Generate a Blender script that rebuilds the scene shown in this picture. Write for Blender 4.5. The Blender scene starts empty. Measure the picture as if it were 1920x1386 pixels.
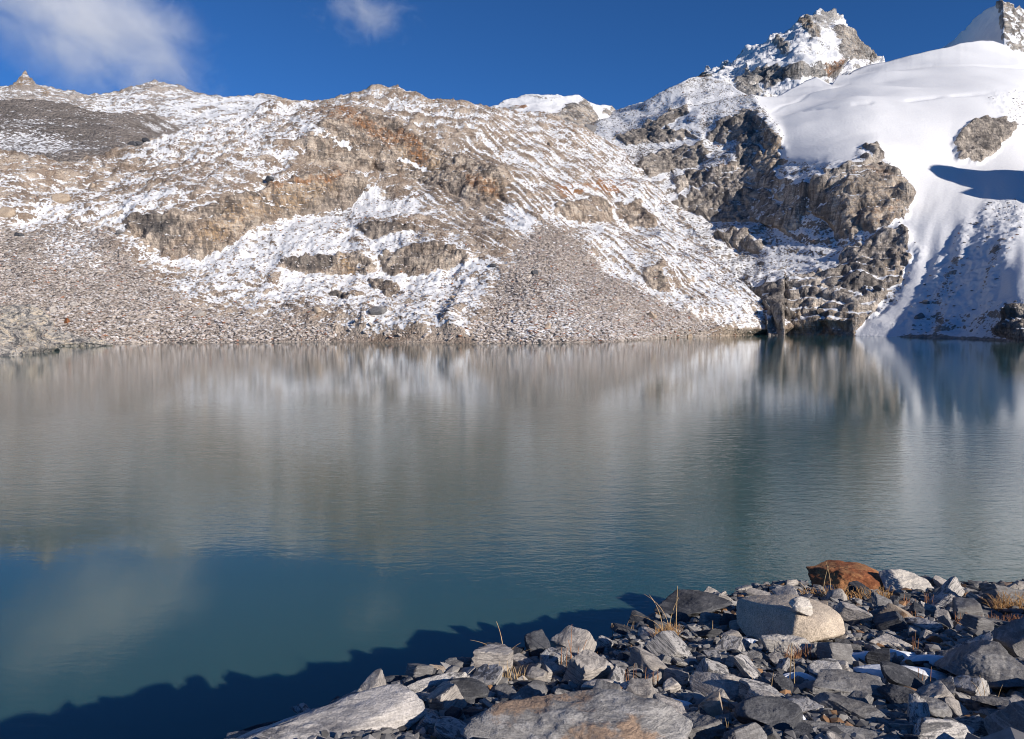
import bpy, bmesh, math, random
import numpy as np
from mathutils import Vector, Matrix, Euler

# ------------------------------------------------------------------ camera, sky, sun, exposure
C = bpy.context.scene.collection
SC = bpy.context.scene
F, W0, H0 = 1400.0, 1920.0, 1386.0
HZ = 595.0                       # picture row of the true horizon
EYE = 6.0                        # metres above the lake
PITCH = math.atan((H0/2-HZ)/F)
cam_d = bpy.data.cameras.new('camera'); cam = bpy.data.objects.new('camera', cam_d); C.objects.link(cam)
cam.location = (0, 0, EYE); cam.rotation_euler = (math.pi/2-PITCH, 0, 0)
cam_d.sensor_width = 36; cam_d.lens = 36*F/W0; cam_d.clip_start = 0.1; cam_d.clip_end = 6000
SC.camera = cam
SUN_EL, SUN_AZ = 21.5, 47.0      # azimuth from straight behind the camera towards the right
az, el = math.radians(SUN_AZ), math.radians(SUN_EL)
sun_vec = Vector((math.sin(az)*math.cos(el), -math.cos(az)*math.cos(el), math.sin(el)))
w = bpy.data.worlds.new('World'); SC.world = w; w.use_nodes = True
nt = w.node_tree; bg = nt.nodes['Background']
sky = nt.nodes.new('ShaderNodeTexSky'); sky.sky_type = 'NISHITA'; sky.sun_disc = False
sky.sun_elevation = el; sky.sun_rotation = math.atan2(sun_vec.x, sun_vec.y)
sky.altitude = 4800; sky.air_density = 1.0; sky.dust_density = 0.15; sky.ozone_density = 3.0
tint = nt.nodes.new('ShaderNodeMix'); tint.data_type = 'RGBA'; tint.blend_type = 'MULTIPLY'; tint.inputs[0].default_value = 1.0
nt.links.new(sky.outputs[0], tint.inputs[6]); tint.inputs[7].default_value = (0.34, 0.75, 1.13, 1)
nt.links.new(tint.outputs[2], bg.inputs[0]); bg.inputs[1].default_value = 0.088
sl = bpy.data.lights.new('sun', 'SUN'); sl.energy = 4.9; sl.angle = math.radians(0.5); sl.color = (1.0, 0.92, 0.82)
so = bpy.data.objects.new('sun', sl); C.objects.link(so); so.rotation_euler = sun_vec.to_track_quat('Z', 'Y').to_euler()
SC.view_settings.view_transform = 'Standard'; SC.view_settings.look = 'None'
SC.view_settings.exposure = 0.22; SC.view_settings.gamma = 1
SC.cycles.filter_width = 1.05; SC.cycles.max_bounces = 5; SC.cycles.diffuse_bounces = 2; SC.cycles.glossy_bounces = 3
SC.cycles.volume_bounces = 4; SC.cycles.volume_step_rate = 1.0; SC.cycles.volume_max_steps = 96

# ------------------------------------------------------------------ helpers
def tag(o, label=None, cat=None, group=None, kind=None):
    if label: o['label'] = label
    if cat: o['category'] = cat
    if group: o['group'] = group
    if kind: o['kind'] = kind
    return o

_rs = np.random.RandomState(7)
_perm = _rs.permutation(256).astype(np.int32); _perm = np.concatenate([_perm, _perm, _perm])
_g = _rs.normal(size=(256, 3)); _g /= np.linalg.norm(_g, axis=1)[:, None]; _g = _g.astype(np.float32)

def perlin(x, y, z=0.0, seed=0):
    x = np.asarray(x, np.float64) + seed*17.31; y = np.asarray(y, np.float64)+seed*5.7; z = np.asarray(z, np.float64)+0*x+seed*3.3
    y = y+0*x
    xi = np.floor(x); yi = np.floor(y); zi = np.floor(z)
    fx = (x-xi).astype(np.float32); fy = (y-yi).astype(np.float32); fz = (z-zi).astype(np.float32)
    xi = xi.astype(np.int64) & 255; yi = yi.astype(np.int64) & 255; zi = zi.astype(np.int64) & 255
    u = fx*fx*fx*(fx*(fx*6-15)+10); v = fy*fy*fy*(fy*(fy*6-15)+10); t = fz*fz*fz*(fz*(fz*6-15)+10)
    def gr(dx, dy, dz):
        h = _perm[_perm[_perm[(xi+dx) & 255]+((yi+dy) & 255)]+((zi+dz) & 255)]
        g = _g[h]
        return g[..., 0]*(fx-dx)+g[..., 1]*(fy-dy)+g[..., 2]*(fz-dz)
    def L(a, b, k): return a+(b-a)*k
    return 1.7*L(L(L(gr(0,0,0), gr(1,0,0), u), L(gr(0,1,0), gr(1,1,0), u), v),
             L(L(gr(0,0,1), gr(1,0,1), u), L(gr(0,1,1), gr(1,1,1), u), v), t)

def fbm(x, y, z=0.0, octv=3, seed=0, gain=.5):
    s = 0; a = 1
    for k in range(octv):
        s = s+a*perlin(x*2**k, y*2**k, z*2**k, seed+k); a *= gain
    return s
def ridged(x, y, z=0.0, octv=3, seed=0):
    s = 0; a = 1
    for k in range(octv):
        s = s+a*(1-2*np.abs(perlin(x*2**k, y*2**k, z*2**k, seed+k))); a *= .5
    return s/1.75

def sstep(a, b, x):
    t = np.clip((x-a)/(b-a), 0, 1); return t*t*(3-2*t)

def ray(px, py):
    u = (np.asarray(px, float)-W0/2)/F; v = (H0/2-np.asarray(py, float))/F
    c, s = math.cos(PITCH), math.sin(PITCH)
    dx = u+0*v; dy = c+s*v+0*u; dz = -s+c*v+0*u
    h = np.sqrt(dx*dx+dy*dy)
    return dx/h, dy/h, dz/h              # horizontal unit direction and slope

def crv(pts):
    p = np.array(pts, float)
    return lambda x: np.interp(x, p[:, 0], p[:, 1])

def inpoly(X, Y, poly):
    r = np.zeros(X.shape, bool); n = len(poly)
    for i in range(n):
        x1, y1 = poly[i]; x2, y2 = poly[(i+1) % n]
        if y1 == y2: continue
        c = ((Y < y1) != (Y < y2)) & (X < (x2-x1)*(Y-y1)/(y2-y1)+x1)
        r ^= c
    return r

def blur(A, n):
    if n < 1: return A
    for ax in (0, 1):
        for _ in range(2):
            p = [(0, 0), (0, 0)]; p[ax] = (n, n)
            B = np.pad(A, p, mode='edge'); cs = np.cumsum(B, axis=ax)
            z = np.zeros_like(np.take(cs, [0], axis=ax)); cs = np.concatenate([z, cs], axis=ax)
            m = A.shape[ax]; hi = np.take(cs, np.arange(2*n+1, 2*n+1+m), axis=ax); lo = np.take(cs, np.arange(0, m), axis=ax)
            A = (hi-lo)/(2*n+1)
    return A

def hblur(A, n):
    for _ in range(2):
        B = np.pad(A, [(0, 0), (n, n)], mode='reflect', reflect_type='odd'); cs = np.cumsum(B, axis=1); cs = np.concatenate([cs[:, :1]*0, cs], axis=1)
        A = (cs[:, 2*n+1:]-cs[:, :-2*n-1])/(2*n+1)
    return A

def vblur(A, n):
    for _ in range(2):
        B = np.pad(A, [(n, n), (0, 0)], mode='edge'); cs = np.cumsum(B, axis=0); cs = np.concatenate([cs[:1]*0, cs], axis=0)
        A = (cs[2*n+1:]-cs[:-2*n-1])/(2*n+1)
    return A

def normals(P):
    du = np.empty_like(P); dv = np.empty_like(P)
    du[:, 1:-1] = P[:, 2:]-P[:, :-2]; du[:, 0] = P[:, 1]-P[:, 0]; du[:, -1] = P[:, -1]-P[:, -2]
    dv[1:-1] = P[2:]-P[:-2]; dv[0] = P[1]-P[0]; dv[-1] = P[-1]-P[-2]
    N = np.cross(du, dv); N /= np.linalg.norm(N, axis=2)[..., None]+1e-9
    return N

def grid_mesh(name, P, mat, attrs=None, smooth=True):
    ny, nx = P.shape[:2]
    me = bpy.data.meshes.new(name)
    me.vertices.add(nx*ny); me.vertices.foreach_set('co', P.reshape(-1).astype(np.float32))
    i = np.arange(nx*ny).reshape(ny, nx)
    q = np.stack([i[:-1, :-1], i[:-1, 1:], i[1:, 1:], i[1:, :-1]], -1).reshape(-1, 4)
    me.loops.add(q.size); me.loops.foreach_set('vertex_index', q.reshape(-1).astype(np.int32))
    me.polygons.add(len(q)); me.polygons.foreach_set('loop_start', (np.arange(len(q))*4).astype(np.int32))
    me.polygons.foreach_set('use_smooth', np.full(len(q), smooth))
    me.update(calc_edges=True)
    for k, v in (attrs or {}).items():
        a = me.attributes.new(k, 'FLOAT_COLOR', 'POINT'); a.data.foreach_set('color', v.reshape(-1).astype(np.float32))
    me.materials.append(mat)
    o = bpy.data.objects.new(name, me); C.objects.link(o); return o

def raw_mesh(name, V, Fc, mat, smooth=False):
    me = bpy.data.meshes.new(name); n = Fc.shape[1]
    me.vertices.add(len(V)); me.vertices.foreach_set('co', np.asarray(V, np.float32).reshape(-1))
    me.loops.add(Fc.size); me.loops.foreach_set('vertex_index', Fc.reshape(-1).astype(np.int32))
    me.polygons.add(len(Fc)); me.polygons.foreach_set('loop_start', (np.arange(len(Fc))*n).astype(np.int32))
    me.polygons.foreach_set('use_smooth', np.full(len(Fc), smooth))
    me.update(calc_edges=True); me.materials.append(mat)
    return me

# ------------------------------------------------------------------ node helpers
class NT:
    def __init__(s, name):
        s.m = bpy.data.materials.new(name); s.m.use_nodes = True; s.t = s.m.node_tree
        s.b = s.t.nodes['Principled BSDF']; s.out = s.t.nodes['Material Output']
        s.pos = s.t.nodes.new('ShaderNodeNewGeometry').outputs['Position']
    def n(s, ty, **kw):
        n = s.t.nodes.new(ty)
        for k, v in kw.items(): setattr(n, k, v)
        return n
    def put(s, sock, v):
        if isinstance(v, bpy.types.NodeSocket): s.t.links.new(v, sock)
        else: sock.default_value = v
    def math(s, op, a, b=0.0, c=0.0, clamp=False):
        n = s.n('ShaderNodeMath', operation=op, use_clamp=clamp); s.put(n.inputs[0], a); s.put(n.inputs[1], b); s.put(n.inputs[2], c); return n.outputs[0]
    def add(s, a, b): return s.math('ADD', a, b)
    def mul(s, a, b): return s.math('MULTIPLY', a, b)
    def sm(s, v, a, b):
        n = s.n('ShaderNodeMapRange', interpolation_type='SMOOTHSTEP'); s.put(n.inputs[0], v); s.put(n.inputs[1], a); s.put(n.inputs[2], b); return n.outputs[0]
    def rng(s, v, a, b, c, d):
        n = s.n('ShaderNodeMapRange'); s.put(n.inputs[0], v)
        for i, q in enumerate((a, b, c, d)): s.put(n.inputs[i+1], q)
        return n.outputs[0]
    def mix(s, f, a, b):
        n = s.n('ShaderNodeMix', data_type='RGBA'); s.put(n.inputs[0], f)
        for i, v in ((6, a), (7, b)):
            if isinstance(v, tuple): v = (*v[:3], 1)
            s.put(n.inputs[i], v)
        return n.outputs[2]
    def scalec(s, c, f):
        n = s.n('ShaderNodeVectorMath', operation='SCALE'); s.put(n.inputs[0], c); s.put(n.inputs[3], f); return n.outputs[0]
    def mapv(s, v, sc=(1,1,1), rot=(0,0,0)):
        n = s.n('ShaderNodeMapping'); s.put(n.inputs[0], v); n.inputs[2].default_value = rot; n.inputs[3].default_value = sc; return n.outputs[0]
    def noise(s, v, scale, detail=3, rough=.55, dist=0.0):
        n = s.n('ShaderNodeTexNoise'); s.put(n.inputs['Vector'], v); n.inputs['Scale'].default_value = scale; n.inputs['Detail'].default_value = detail
        n.inputs['Roughness'].default_value = rough; n.inputs['Distortion'].default_value = dist; return n.outputs[0]
    def vor(s, v, scale, feat='F1'):
        n = s.n('ShaderNodeTexVoronoi', feature=feat); s.put(n.inputs['Vector'], v); n.inputs['Scale'].default_value = scale; return n
    def attr(s, name):
        a = s.n('ShaderNodeAttribute', attribute_name=name); sp = s.n('ShaderNodeSeparateColor'); s.t.links.new(a.outputs['Color'], sp.inputs[0])
        return sp.outputs[0], sp.outputs[1], sp.outputs[2], a.outputs['Alpha']
    def bump(s, h, strength, dist, prev=None):
        n = s.n('ShaderNodeBump'); s.put(n.inputs['Height'], h); s.put(n.inputs['Strength'], strength); s.put(n.inputs['Distance'], dist)
        if prev is not None: s.put(n.inputs['Normal'], prev)
        return n.outputs[0]
    def fin(s, col, rough=.9, nrm=None, spec=.25):
        s.put(s.b.inputs['Base Color'], col if not isinstance(col, tuple) else (*col[:3], 1)); s.put(s.b.inputs['Roughness'], rough)
        s.b.inputs['Specular IOR Level'].default_value = spec
        if nrm is not None: s.put(s.b.inputs['Normal'], nrm)
        return s.m

# ------------------------------------------------------------------ mountain material
def mountain_mat(name, base1, base2, scree1, scree2, fs=1.0):
    k = NT(name); P = k.pos
    sn, rust, dark, cliff = k.attr('paint'); scr, och, ao, _ = k.attr('paint2')
    nb = k.noise(P, .12*fs, 4); nm = k.noise(P, .9*fs, 4, .6); nf = k.noise(P, 2.6*fs, 3, .6)
    col = k.mix(k.sm(k.add(nb, k.mul(nm, .6)), .68, .94), base1, base2)
    col = k.scalec(col, k.rng(nf, .3, .7, .5, 1.45))
    # boulder field: every stone its own tone, gaps darker
    v = k.vor(P, 1.05*fs); v2 = k.vor(P, 2.7*fs)
    sp = k.n('ShaderNodeSeparateColor'); k.t.links.new(v.outputs['Color'], sp.inputs[0])
    stone = k.mix(sp.outputs[0], scree1, scree2)
    stone = k.scalec(stone, k.rng(sp.outputs[1], 0, 1, .72, 1.25))
    stone = k.scalec(stone, k.rng(v2.outputs['Distance'], .1, .75, 1.12, .7))
    stone = k.scalec(stone, k.rng(nb, .32, .68, .78, 1.2))
    col = k.mix(scr, col, stone)
    # massive rock: ochre and rust stains, dark water streaks, beds
    col = k.mix(k.mul(och, k.sm(nm, .38, .62)), col, (.40, .27, .15))
    colr = k.mix(k.sm(nf, .35, .6), (.20, .085, .035), (.36, .17, .07))
    col = k.mix(k.mul(k.sm(k.add(rust, k.mul(k.noise(P, .35*fs, 4), .9)), .75, 1.15), .85), col, colr)
    sv = k.mapv(P, (1.0, 1.0, .12)); ns = k.noise(sv, .8*fs, 4, .6); nw = k.noise(k.mapv(P, (1.0, 1.0, .16)), .22*fs, 4, .6)
    col = k.mix(k.mul(cliff, k.mul(k.sm(k.add(k.mul(ns, .6), k.mul(nw, .6)), .57, .68), .7)), col, (.085, .076, .072)); col = k.mix(k.mul(cliff, k.mul(k.sm(k.add(k.mul(ns, .6), k.mul(nw, .6)), .56, .46), .65)), col, (.60, .52, .43))
    beds = k.noise(k.mapv(P, (.12, .12, 1.6), (.12, .05, 0)), .8*fs, 3)
    col = k.scalec(col, k.add(1.0, k.mul(cliff, k.rng(beds, .35, .65, -.25, .2))))
    col = k.mix(k.mul(dark, .85), col, (.055, .055, .06))
    # snow
    f1 = k.noise(P, .62*fs, 6, .68); f2 = k.noise(P, 1.7*fs, 3, .6)
    stn = k.mul(k.mul(scr, k.rng(v.outputs['Distance'], .15, .7, -.35, .35)), .8)
    S = k.add(k.add(sn, k.mul(k.add(f1, -.5), 1.0)), k.add(k.mul(k.add(f2, -.5), .6), stn))
    snow = k.sm(S, .475, .53)
    scol = k.mix(k.sm(f2, .3, .7), (.66, .665, .69), (.72, .725, .735))
    fcol = k.mix(snow, col, scol)
    hb = k.add(k.mul(nm, .5), k.mul(nf, .25))
    hb = k.add(hb, k.mul(scr, k.mul(k.add(k.mul(v.outputs['Distance'], -1), k.mul(v2.outputs['Distance'], -.35)), .9)))
    hb = k.add(hb, k.mul(cliff, k.add(k.mul(ns, .6), k.mul(beds, .6))))
    inv = k.math('SUBTRACT', 1.0, k.mul(snow, .93))
    b = k.bump(k.add(hb, k.mul(snow, .12)), inv, 1.3/fs)
    b = k.bump(k.noise(P, .9*fs, 6, .65), k.mul(snow, .30), .6/fs, b)
    return k.fin(fcol, .92, b, .15)

# ------------------------------------------------------------------ relief layers
def layer(name, mat, x0, x1, step, ytop, ybot, rtop, rbot=None, nrow=300, theta=None, disp=None, paint=None,
          back=(10, 6.0, .75), amp=1.0, snowtex=None, shore=True, hb=45, keep=.8, radj=None, sil=2.0):
    """A mountainside: rows climb from foot to crest; the ground slope at each place is THETA, so distance follows from it."""
    xs = np.arange(x0, x1+step, step); X = np.repeat(xs[None], nrow, 0); nx = len(xs)
    t = np.linspace(0, 1, nrow)[:, None]
    yb = ybot(xs); yt = ytop(xs)+0.0
    # distance on a regular lattice of sight lines, smoothed across, then read off along each column
    ny = nrow+20; yr = np.linspace(yb.max()+4, yt.min()-4, ny)
    XR = np.repeat(xs[None], ny, 0); YR = np.repeat(yr[:, None], nx, 1)
    TR = ray(XR, YR)[2]
    tr = np.clip((yb[None]-YR)/(yb-yt)[None], 0, 1)
    th = np.radians(theta(XR, YR, tr))
    den = np.clip(np.tan(th)-TR, .06, 8)
    d = np.zeros_like(YR); d[1:] = (TR[1:]-TR[:-1])/(.5*(den[1:]+den[:-1]))
    Lr = np.cumsum(np.maximum(d, 0), 0)
    def rowat(A, yy):
        f = np.clip((yr[0]-yy)/(yr[0]-yr[-1])*(ny-1), 0, ny-1.001); i = f.astype(int); f = f-i
        c = np.arange(nx)[None]+0*i
        return A[i, c]*(1-f)+A[i+1, c]*f
    l0 = rowat(Lr, yb[None]); l1 = rowat(Lr, yt[None])
    Rb = rbot(xs) if rbot is not None else -EYE/ray(xs, yb)[2]
    sc = np.log(np.maximum(rtop(xs), Rb*1.02)/Rb)[None]/np.maximum(l1-l0, .02)
    L2 = np.log(Rb)[None]+(Lr-l0)*sc
    wide = hblur(L2, hb); det = hblur(L2, 2)-wide
    det = det-vblur(det, 22); L2 = wide+(keep(XR, YR) if callable(keep) else keep)*det
    if radj is not None: L2 = L2+radj(XR, YR)
    Y = yb[None]+(yt-yb)[None]*t
    hx, hy, T = ray(X, Y)
    R = rowat(L2, Y)
    if shore:
        R = R+(np.log(Rb)[None]-R[:1])*np.clip(1-t*3, 0, 1)**2
    R = np.exp(R)
    P = np.stack([hx*R, hy*R, EYE+T*R], -1)
    N = normals(P); 
    Nb = np.stack([blur(N[..., i], 4) for i in range(3)], -1); Nb /= np.linalg.norm(Nb, axis=2)[..., None]
    pm = paint(X, Y, P, t)                      # dict of 0..1 maps
    dd = disp(X, Y, P, pm)*amp
    edge = sstep(0, .04, t)*1.0
    P2 = P+Nb*(dd*edge)[..., None]
    P2[..., 2] += sil*R/F*fbm(X/16., X*0, 0, 4, 91)*sstep(.9, 1, t)
    N2 = normals(P2)
    low = blur(dd, 3); cav = np.clip((dd-low)/(np.std(dd-low)+1e-6), -2, 2)
    snow = pm['snow']+(N2[..., 2]-Nb[..., 2])*pm.get('ks', .9)-cav*.10*pm.get('kc', 1.0)
    if snowtex is not None: snow = snow+snowtex(X, Y, P, pm)
    if shore: snow = snow-.6*sstep(1.1, .1, P[..., 2])       # the lake keeps its edge clear of snow
    pm['snow'] = snow
    # rows under water / behind the foot and down the far side of the crest
    foot = P2[:1].copy(); hor = np.stack([hx[:1], hy[:1], 0*hx[:1]], -1)
    foot = foot-hor*2.0; foot[..., 2] -= 2.0 if shore else 4.0
    ba = []
    last = P2[-1:]; horT = np.stack([hx[-1:], hy[-1:], 0*hx[-1:]], -1)
    nb, bs, bsl = back
    for i in range(1, nb+1):
        q = last+horT*(bs*i); q[..., 2] -= bs*i*bsl-0*i; q[..., 2] += .6*fbm(q[..., 0]*.05, q[..., 1]*.05, 0, 2, 5)*bs*.3
        ba.append(q)
    PP = np.concatenate([foot, P2]+ba, 0)
    def ext(a):
        a = a*np.ones_like(Y)
        return np.concatenate([a[:1], a]+[a[-1:]]*nb, 0)
    z = np.zeros_like(Y)
    A1 = np.stack([ext(pm.get(k_, z)) for k_ in ('snow', 'rust', 'dark', 'cliff')], -1)
    A2 = np.stack([ext(pm.get(k_, z)) for k_ in ('scree', 'ochre', 'ao')]+[ext(z+1)], -1)
    o = grid_mesh(name, PP, mat, {'paint': A1, 'paint2': A2})
    return o, dict(X=X, Y=Y, P=P2, xs=xs, pm=pm, yb=yb, yt=yt)

def painter(X, Y, specs, base, warp=7.0, seed=3, step=1.6):
    WX = X+warp*fbm(X/22., Y/22., 0, 3, seed); WY = Y+warp*.8*fbm(X/20., Y/20., 3.3, 3, seed+9)
    A = np.full(X.shape, float(base)) if np.isscalar(base) else base.copy()
    for poly, val, bl in specs:
        x_, y_ = zip(*poly)
        m = inpoly(WX, WY, poly).astype(float)
        if bl: m = blur(m, bl)
        A = A*(1-m)+val*m
    return A

# ================================================================== BROWN HILL across the lake
rock_mat = mountain_mat('hill_rock_and_snow', (.22, .165, .125), (.46, .385, .315), (.58, .51, .455), (.38, .325, .29), 1.0)
A_shore = crv([(-400, 650), (0, 647), (60, 646), (130, 646), (210, 645), (300, 643), (640, 641), (900, 644), (1000, 644), (1150, 641), (1290, 632), (1400, 628.5), (1480, 627)])
A_top = crv([(-400, 300), (0, 300), (60, 301), (120, 298), (180, 290), (230, 279), (300, 262), (350, 245), (400, 238), (450, 222), (500, 205), (545, 192), (575, 187), (610, 179), (640, 174), (680, 170), (715, 168),
             (745, 173), (760, 181), (800, 194), (850, 196), (890, 203), (930, 205), (960, 208), (1000, 214), (1050, 228), (1090, 243), (1130, 262), (1165, 285), (1200, 322),
             (1240, 366), (1280, 408), (1320, 452), (1360, 500), (1400, 548), (1430, 582), (1455, 612), (1472, 626)])
A_rtop = crv([(-400, 330), (0, 330), (300, 345), (500, 385), (700, 400), (900, 415), (1000, 430), (1100, 440), (1165, 430), (1240, 380), (1320, 325), (1400, 280), (1450, 250), (1475, 247)])
A_CLIFFS = [
    [(235, 418), (300, 408), (380, 398), (450, 372), (520, 345), (600, 328), (672, 335), (700, 372), (640, 392), (560, 402), (500, 420), (462, 442), (430, 465), (380, 488), (320, 482), (270, 458)],
    [(560, 300), (600, 250), (660, 215), (740, 225), (800, 262), (880, 292), (940, 330), (955, 378), (905, 394), (850, 372), (780, 345), (700, 330), (630, 318)],
    [(515, 498), (560, 484), (620, 478), (668, 470), (700, 488), (690, 510), (640, 516), (580, 514)],
    [(705, 478), (760, 465), (830, 468), (880, 482), (870, 500), (800, 516), (735, 508)],
    [(668, 425), (720, 418), (790, 432), (770, 445), (700, 452)],
    [(600, 560), (640, 556), (690, 560), (660, 578), (640, 572)],
    [(690, 520), (730, 515), (760, 545), (720, 552)],
    [(1040, 385), (1080, 374), (1130, 372), (1150, 395), (1120, 420), (1075, 415)],
    [(1205, 510), (1235, 500), (1248, 550), (1215, 545)],
    [(1150, 385), (1200, 380), (1230, 430), (1180, 425)],
]
def A_theta(X, Y, t):
    a = painter(X, Y, [(p, 66., 3) for p in A_CLIFFS], 34.0, 9, 4)
    ledges = [([(640, 408), (700, 355), (740, 385), (800, 385), (800, 412), (700, 415)], 24., 3), ([(430, 470), (520, 420), (640, 402), (680, 450), (600, 475), (520, 490)], 27., 4),
              ([(680, 470), (720, 445), (790, 440), (780, 462)], 24., 3)]
    a = painter(X, Y, ledges, a, 8, 5)
    a = a+7*fbm(X/50., Y/26., 0, 3, 21)
    # beds in the upper face
    return np.clip(a, 22, 80)
A_SCREE = [([(-400, 420), (60, 425), (180, 418), (215, 455), (300, 530), (350, 580), (430, 600), (560, 610), (640, 628), (640, 660), (-400, 700)], 1., 7),
           ([(985, 430), (1030, 418), (1070, 436), (1130, 500), (1210, 565), (1330, 620), (1330, 650), (880, 650), (905, 600), (930, 540), (960, 490)], 1., 5)]
def A_paint(X, Y, P, t):
    wc = painter(X, Y, [(p, 1., 1) for p in A_CLIFFS], 0., 8, 4)
    scree = painter(X, Y, A_SCREE, .15, 16, 6)
    snow = painter(X, Y, [
        ([(-400, 290), (330, 290), (330, 340), (-400, 350)], .44, 8),
        ([(-400, 330), (560, 320), (520, 400), (240, 410), (-400, 400)], .50, 8),
        ([(330, 235), (560, 190), (600, 230), (560, 330), (430, 300), (240, 300), (260, 270)], .66, 8),
        ([(470, 195), (560, 190), (580, 320), (500, 330)], .60, 8),
        ([(-400, 372), (120, 380), (240, 400), (250, 425), (100, 432), (-400, 440)], .68, 6),
        ([(250, 418), (330, 500), (420, 560), (420, 600), (330, 560), (240, 480), (200, 425)], .60, 6),
        ([(320, 488), (430, 470), (470, 445), (560, 415), (650, 400), (700, 440), (900, 480), (950, 520), (935, 560), (905, 610), (880, 640), (640, 636), (560, 580), (450, 560)], .66, 7),
        ([(460, 445), (520, 420), (600, 405), (690, 425), (660, 470), (560, 480), (510, 500), (440, 480)], .76, 4),
        ([(560, 600), (640, 590), (760, 600), (880, 600), (1000, 600), (1200, 620), (1200, 650), (560, 650)], .60, 5),
        ([(800, 200), (1100, 245), (1200, 330), (1470, 626), (1340, 622), (1200, 560), (1080, 430), (960, 390), (960, 300), (860, 260)], .52, 8),
        ([(1120, 262), (1200, 322), (1470, 620), (1380, 628), (1330, 600), (1180, 420)], .70, 6),
        ([(1000, 420), (1080, 420), (1200, 500), (1340, 600), (1300, 610), (1180, 560), (1090, 470)], .66, 5),
        ([(560, 190), (700, 168), (800, 195), (900, 205), (900, 235), (760, 215), (660, 200), (600, 240), (560, 300)], .50, 5),
        ([(620, 230), (700, 200), (800, 250), (950, 300), (960, 385), (900, 392), (800, 360), (700, 335), (560, 335), (560, 290)], .26, 6),
        ([(700, 400), (960, 395), (980, 450), (900, 490), (800, 440)], .40, 6),
        ([(760, 500), (860, 520), (800, 560), (720, 550)], .78, 3),
        ], .48, 10, 11)
    snow = painter(X, Y, [(A_SCREE[0][0], .17, 9), (A_SCREE[1][0], .14, 6)], snow, 16, 6)
    snow = painter(X, Y, [([(100, 425), (190, 432), (200, 500), (120, 510), (60, 480)], .40, 9), ([(1040, 530), (1090, 545), (1070, 580), (1010, 570)], .40, 5),
                          ([(950, 590), (1060, 585), (1160, 610), (1100, 632), (960, 630)], .46, 5)], snow, 12, 8)
    snow = painter(X, Y, [(p, .16, 1) for p in A_CLIFFS], snow, 8, 4)
    snow = painter(X, Y, [  # clean drifts
        ([(655, 402), (678, 365), (705, 357), (716, 380), (745, 388), (790, 385), (782, 405), (700, 410)], .95, 2),
        ([(948, 382), (985, 395), (1008, 420), (1000, 442), (962, 440), (950, 410)], .85, 3),
        ([(682, 455), (740, 445), (778, 432), (770, 458), (740, 458), (710, 482)], .95, 1),
        ([(520, 516), (600, 516), (640, 520), (600, 540), (540, 535)], .85, 3),
        ([(700, 520), (760, 512), (830, 508), (880, 492), (890, 500), (820, 525), (740, 530)], .88, 2),
        ([(560, 235), (600, 262), (650, 290), (672, 305), (650, 300), (590, 272)], .85, 2),
        ([(748, 303), (800, 316), (806, 325), (760, 312)], .9, 1),
        ([(300, 484), (380, 491), (432, 468), (470, 442), (478, 452), (440, 480), (385, 499), (310, 492)], .9, 1),
        ([(215, 395), (280, 370), (340, 368), (300, 392), (232, 412)], .82, 3),
        ([(1110, 425), (1150, 430), (1160, 442), (1125, 440)], .95, 1),
        ], snow, 6, 13)
    rust = painter(X, Y, [
        ([(600, 215), (640, 195), (700, 220), (760, 255), (740, 300), (700, 270), (640, 240)], .55, 5),
        ([(740, 235), (780, 250), (810, 300), (790, 330), (760, 290)], .6, 4),
        ([(880, 330), (930, 350), (950, 385), (900, 380), (860, 350)], .55, 4),
        ([(1040, 345), (1120, 343), (1190, 350), (1180, 368), (1110, 362), (1050, 372)], .75, 4),
        ([(500, 345), (560, 335), (640, 330), (650, 345), (560, 352), (500, 358)], .6, 3),
        ([(560, 200), (640, 185), (640, 240), (570, 260)], .4, 6)], .12, 8, 15)
    ochre = painter(X, Y, [
        ([(430, 390), (520, 350), (600, 335), (640, 360), (560, 400), (480, 410), (440, 440), (400, 470), (340, 470)], .75, 4),
        ([(740, 265), (830, 290), (830, 330), (760, 320)], .8, 4),
        ([(880, 330), (950, 350), (940, 390), (880, 370)], .6, 5),
        ([(628, 470), (650, 480), (668, 515), (650, 520), (640, 500)], .95, 1)], .10, 8, 17)
    dark = painter(X, Y, [
        ([(250, 415), (300, 405), (330, 420), (310, 450), (270, 445)], .8, 2),
        ([(515, 498), (560, 484), (620, 478), (625, 505), (580, 512)], .75, 1), ([(600, 562), (640, 556), (655, 566), (640, 576)], .9, 1),
        ([(720, 480), (800, 466), (840, 475), (800, 512), (740, 505)], .35, 2), ([(668, 425), (720, 418), (780, 432), (700, 450)], .5, 2),
        ([(690, 520), (725, 515), (750, 545), (720, 552)], .5, 1), ([(600, 370), (700, 350), (660, 400), (560, 405)], .3, 4),
        ], 0., 7, 19)
    dark = np.clip(dark+.25*np.clip(fbm(X/60., Y/30., 0, 3, 33), 0, 1)*(1-scree), 0, 1)
    return dict(snow=snow+.045*(1-scree)-.02, rust=rust, dark=dark, cliff=np.clip(wc, 0, 1), scree=scree, ochre=ochre, ks=np.where(scree > .5, .4, .75))
def flank(X, Y):      # where the gully streaks run down to the right
    return painter(X, Y, [([(760, 330), (900, 230), (1100, 240), (1250, 370), (1480, 640), (1330, 640), (1180, 560), (1060, 440), (980, 470), (900, 480), (800, 430)], 1., 14)], 0., 10, 22)
def streak(P, ang, f1, f2, seed=0):
    e = np.array([math.cos(ang), math.sin(ang)]); s = P[..., 0]*e[0]+P[..., 1]*e[1]; d = -P[..., 0]*e[1]+P[..., 1]*e[0]
    return s*f1, d*f2
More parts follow.
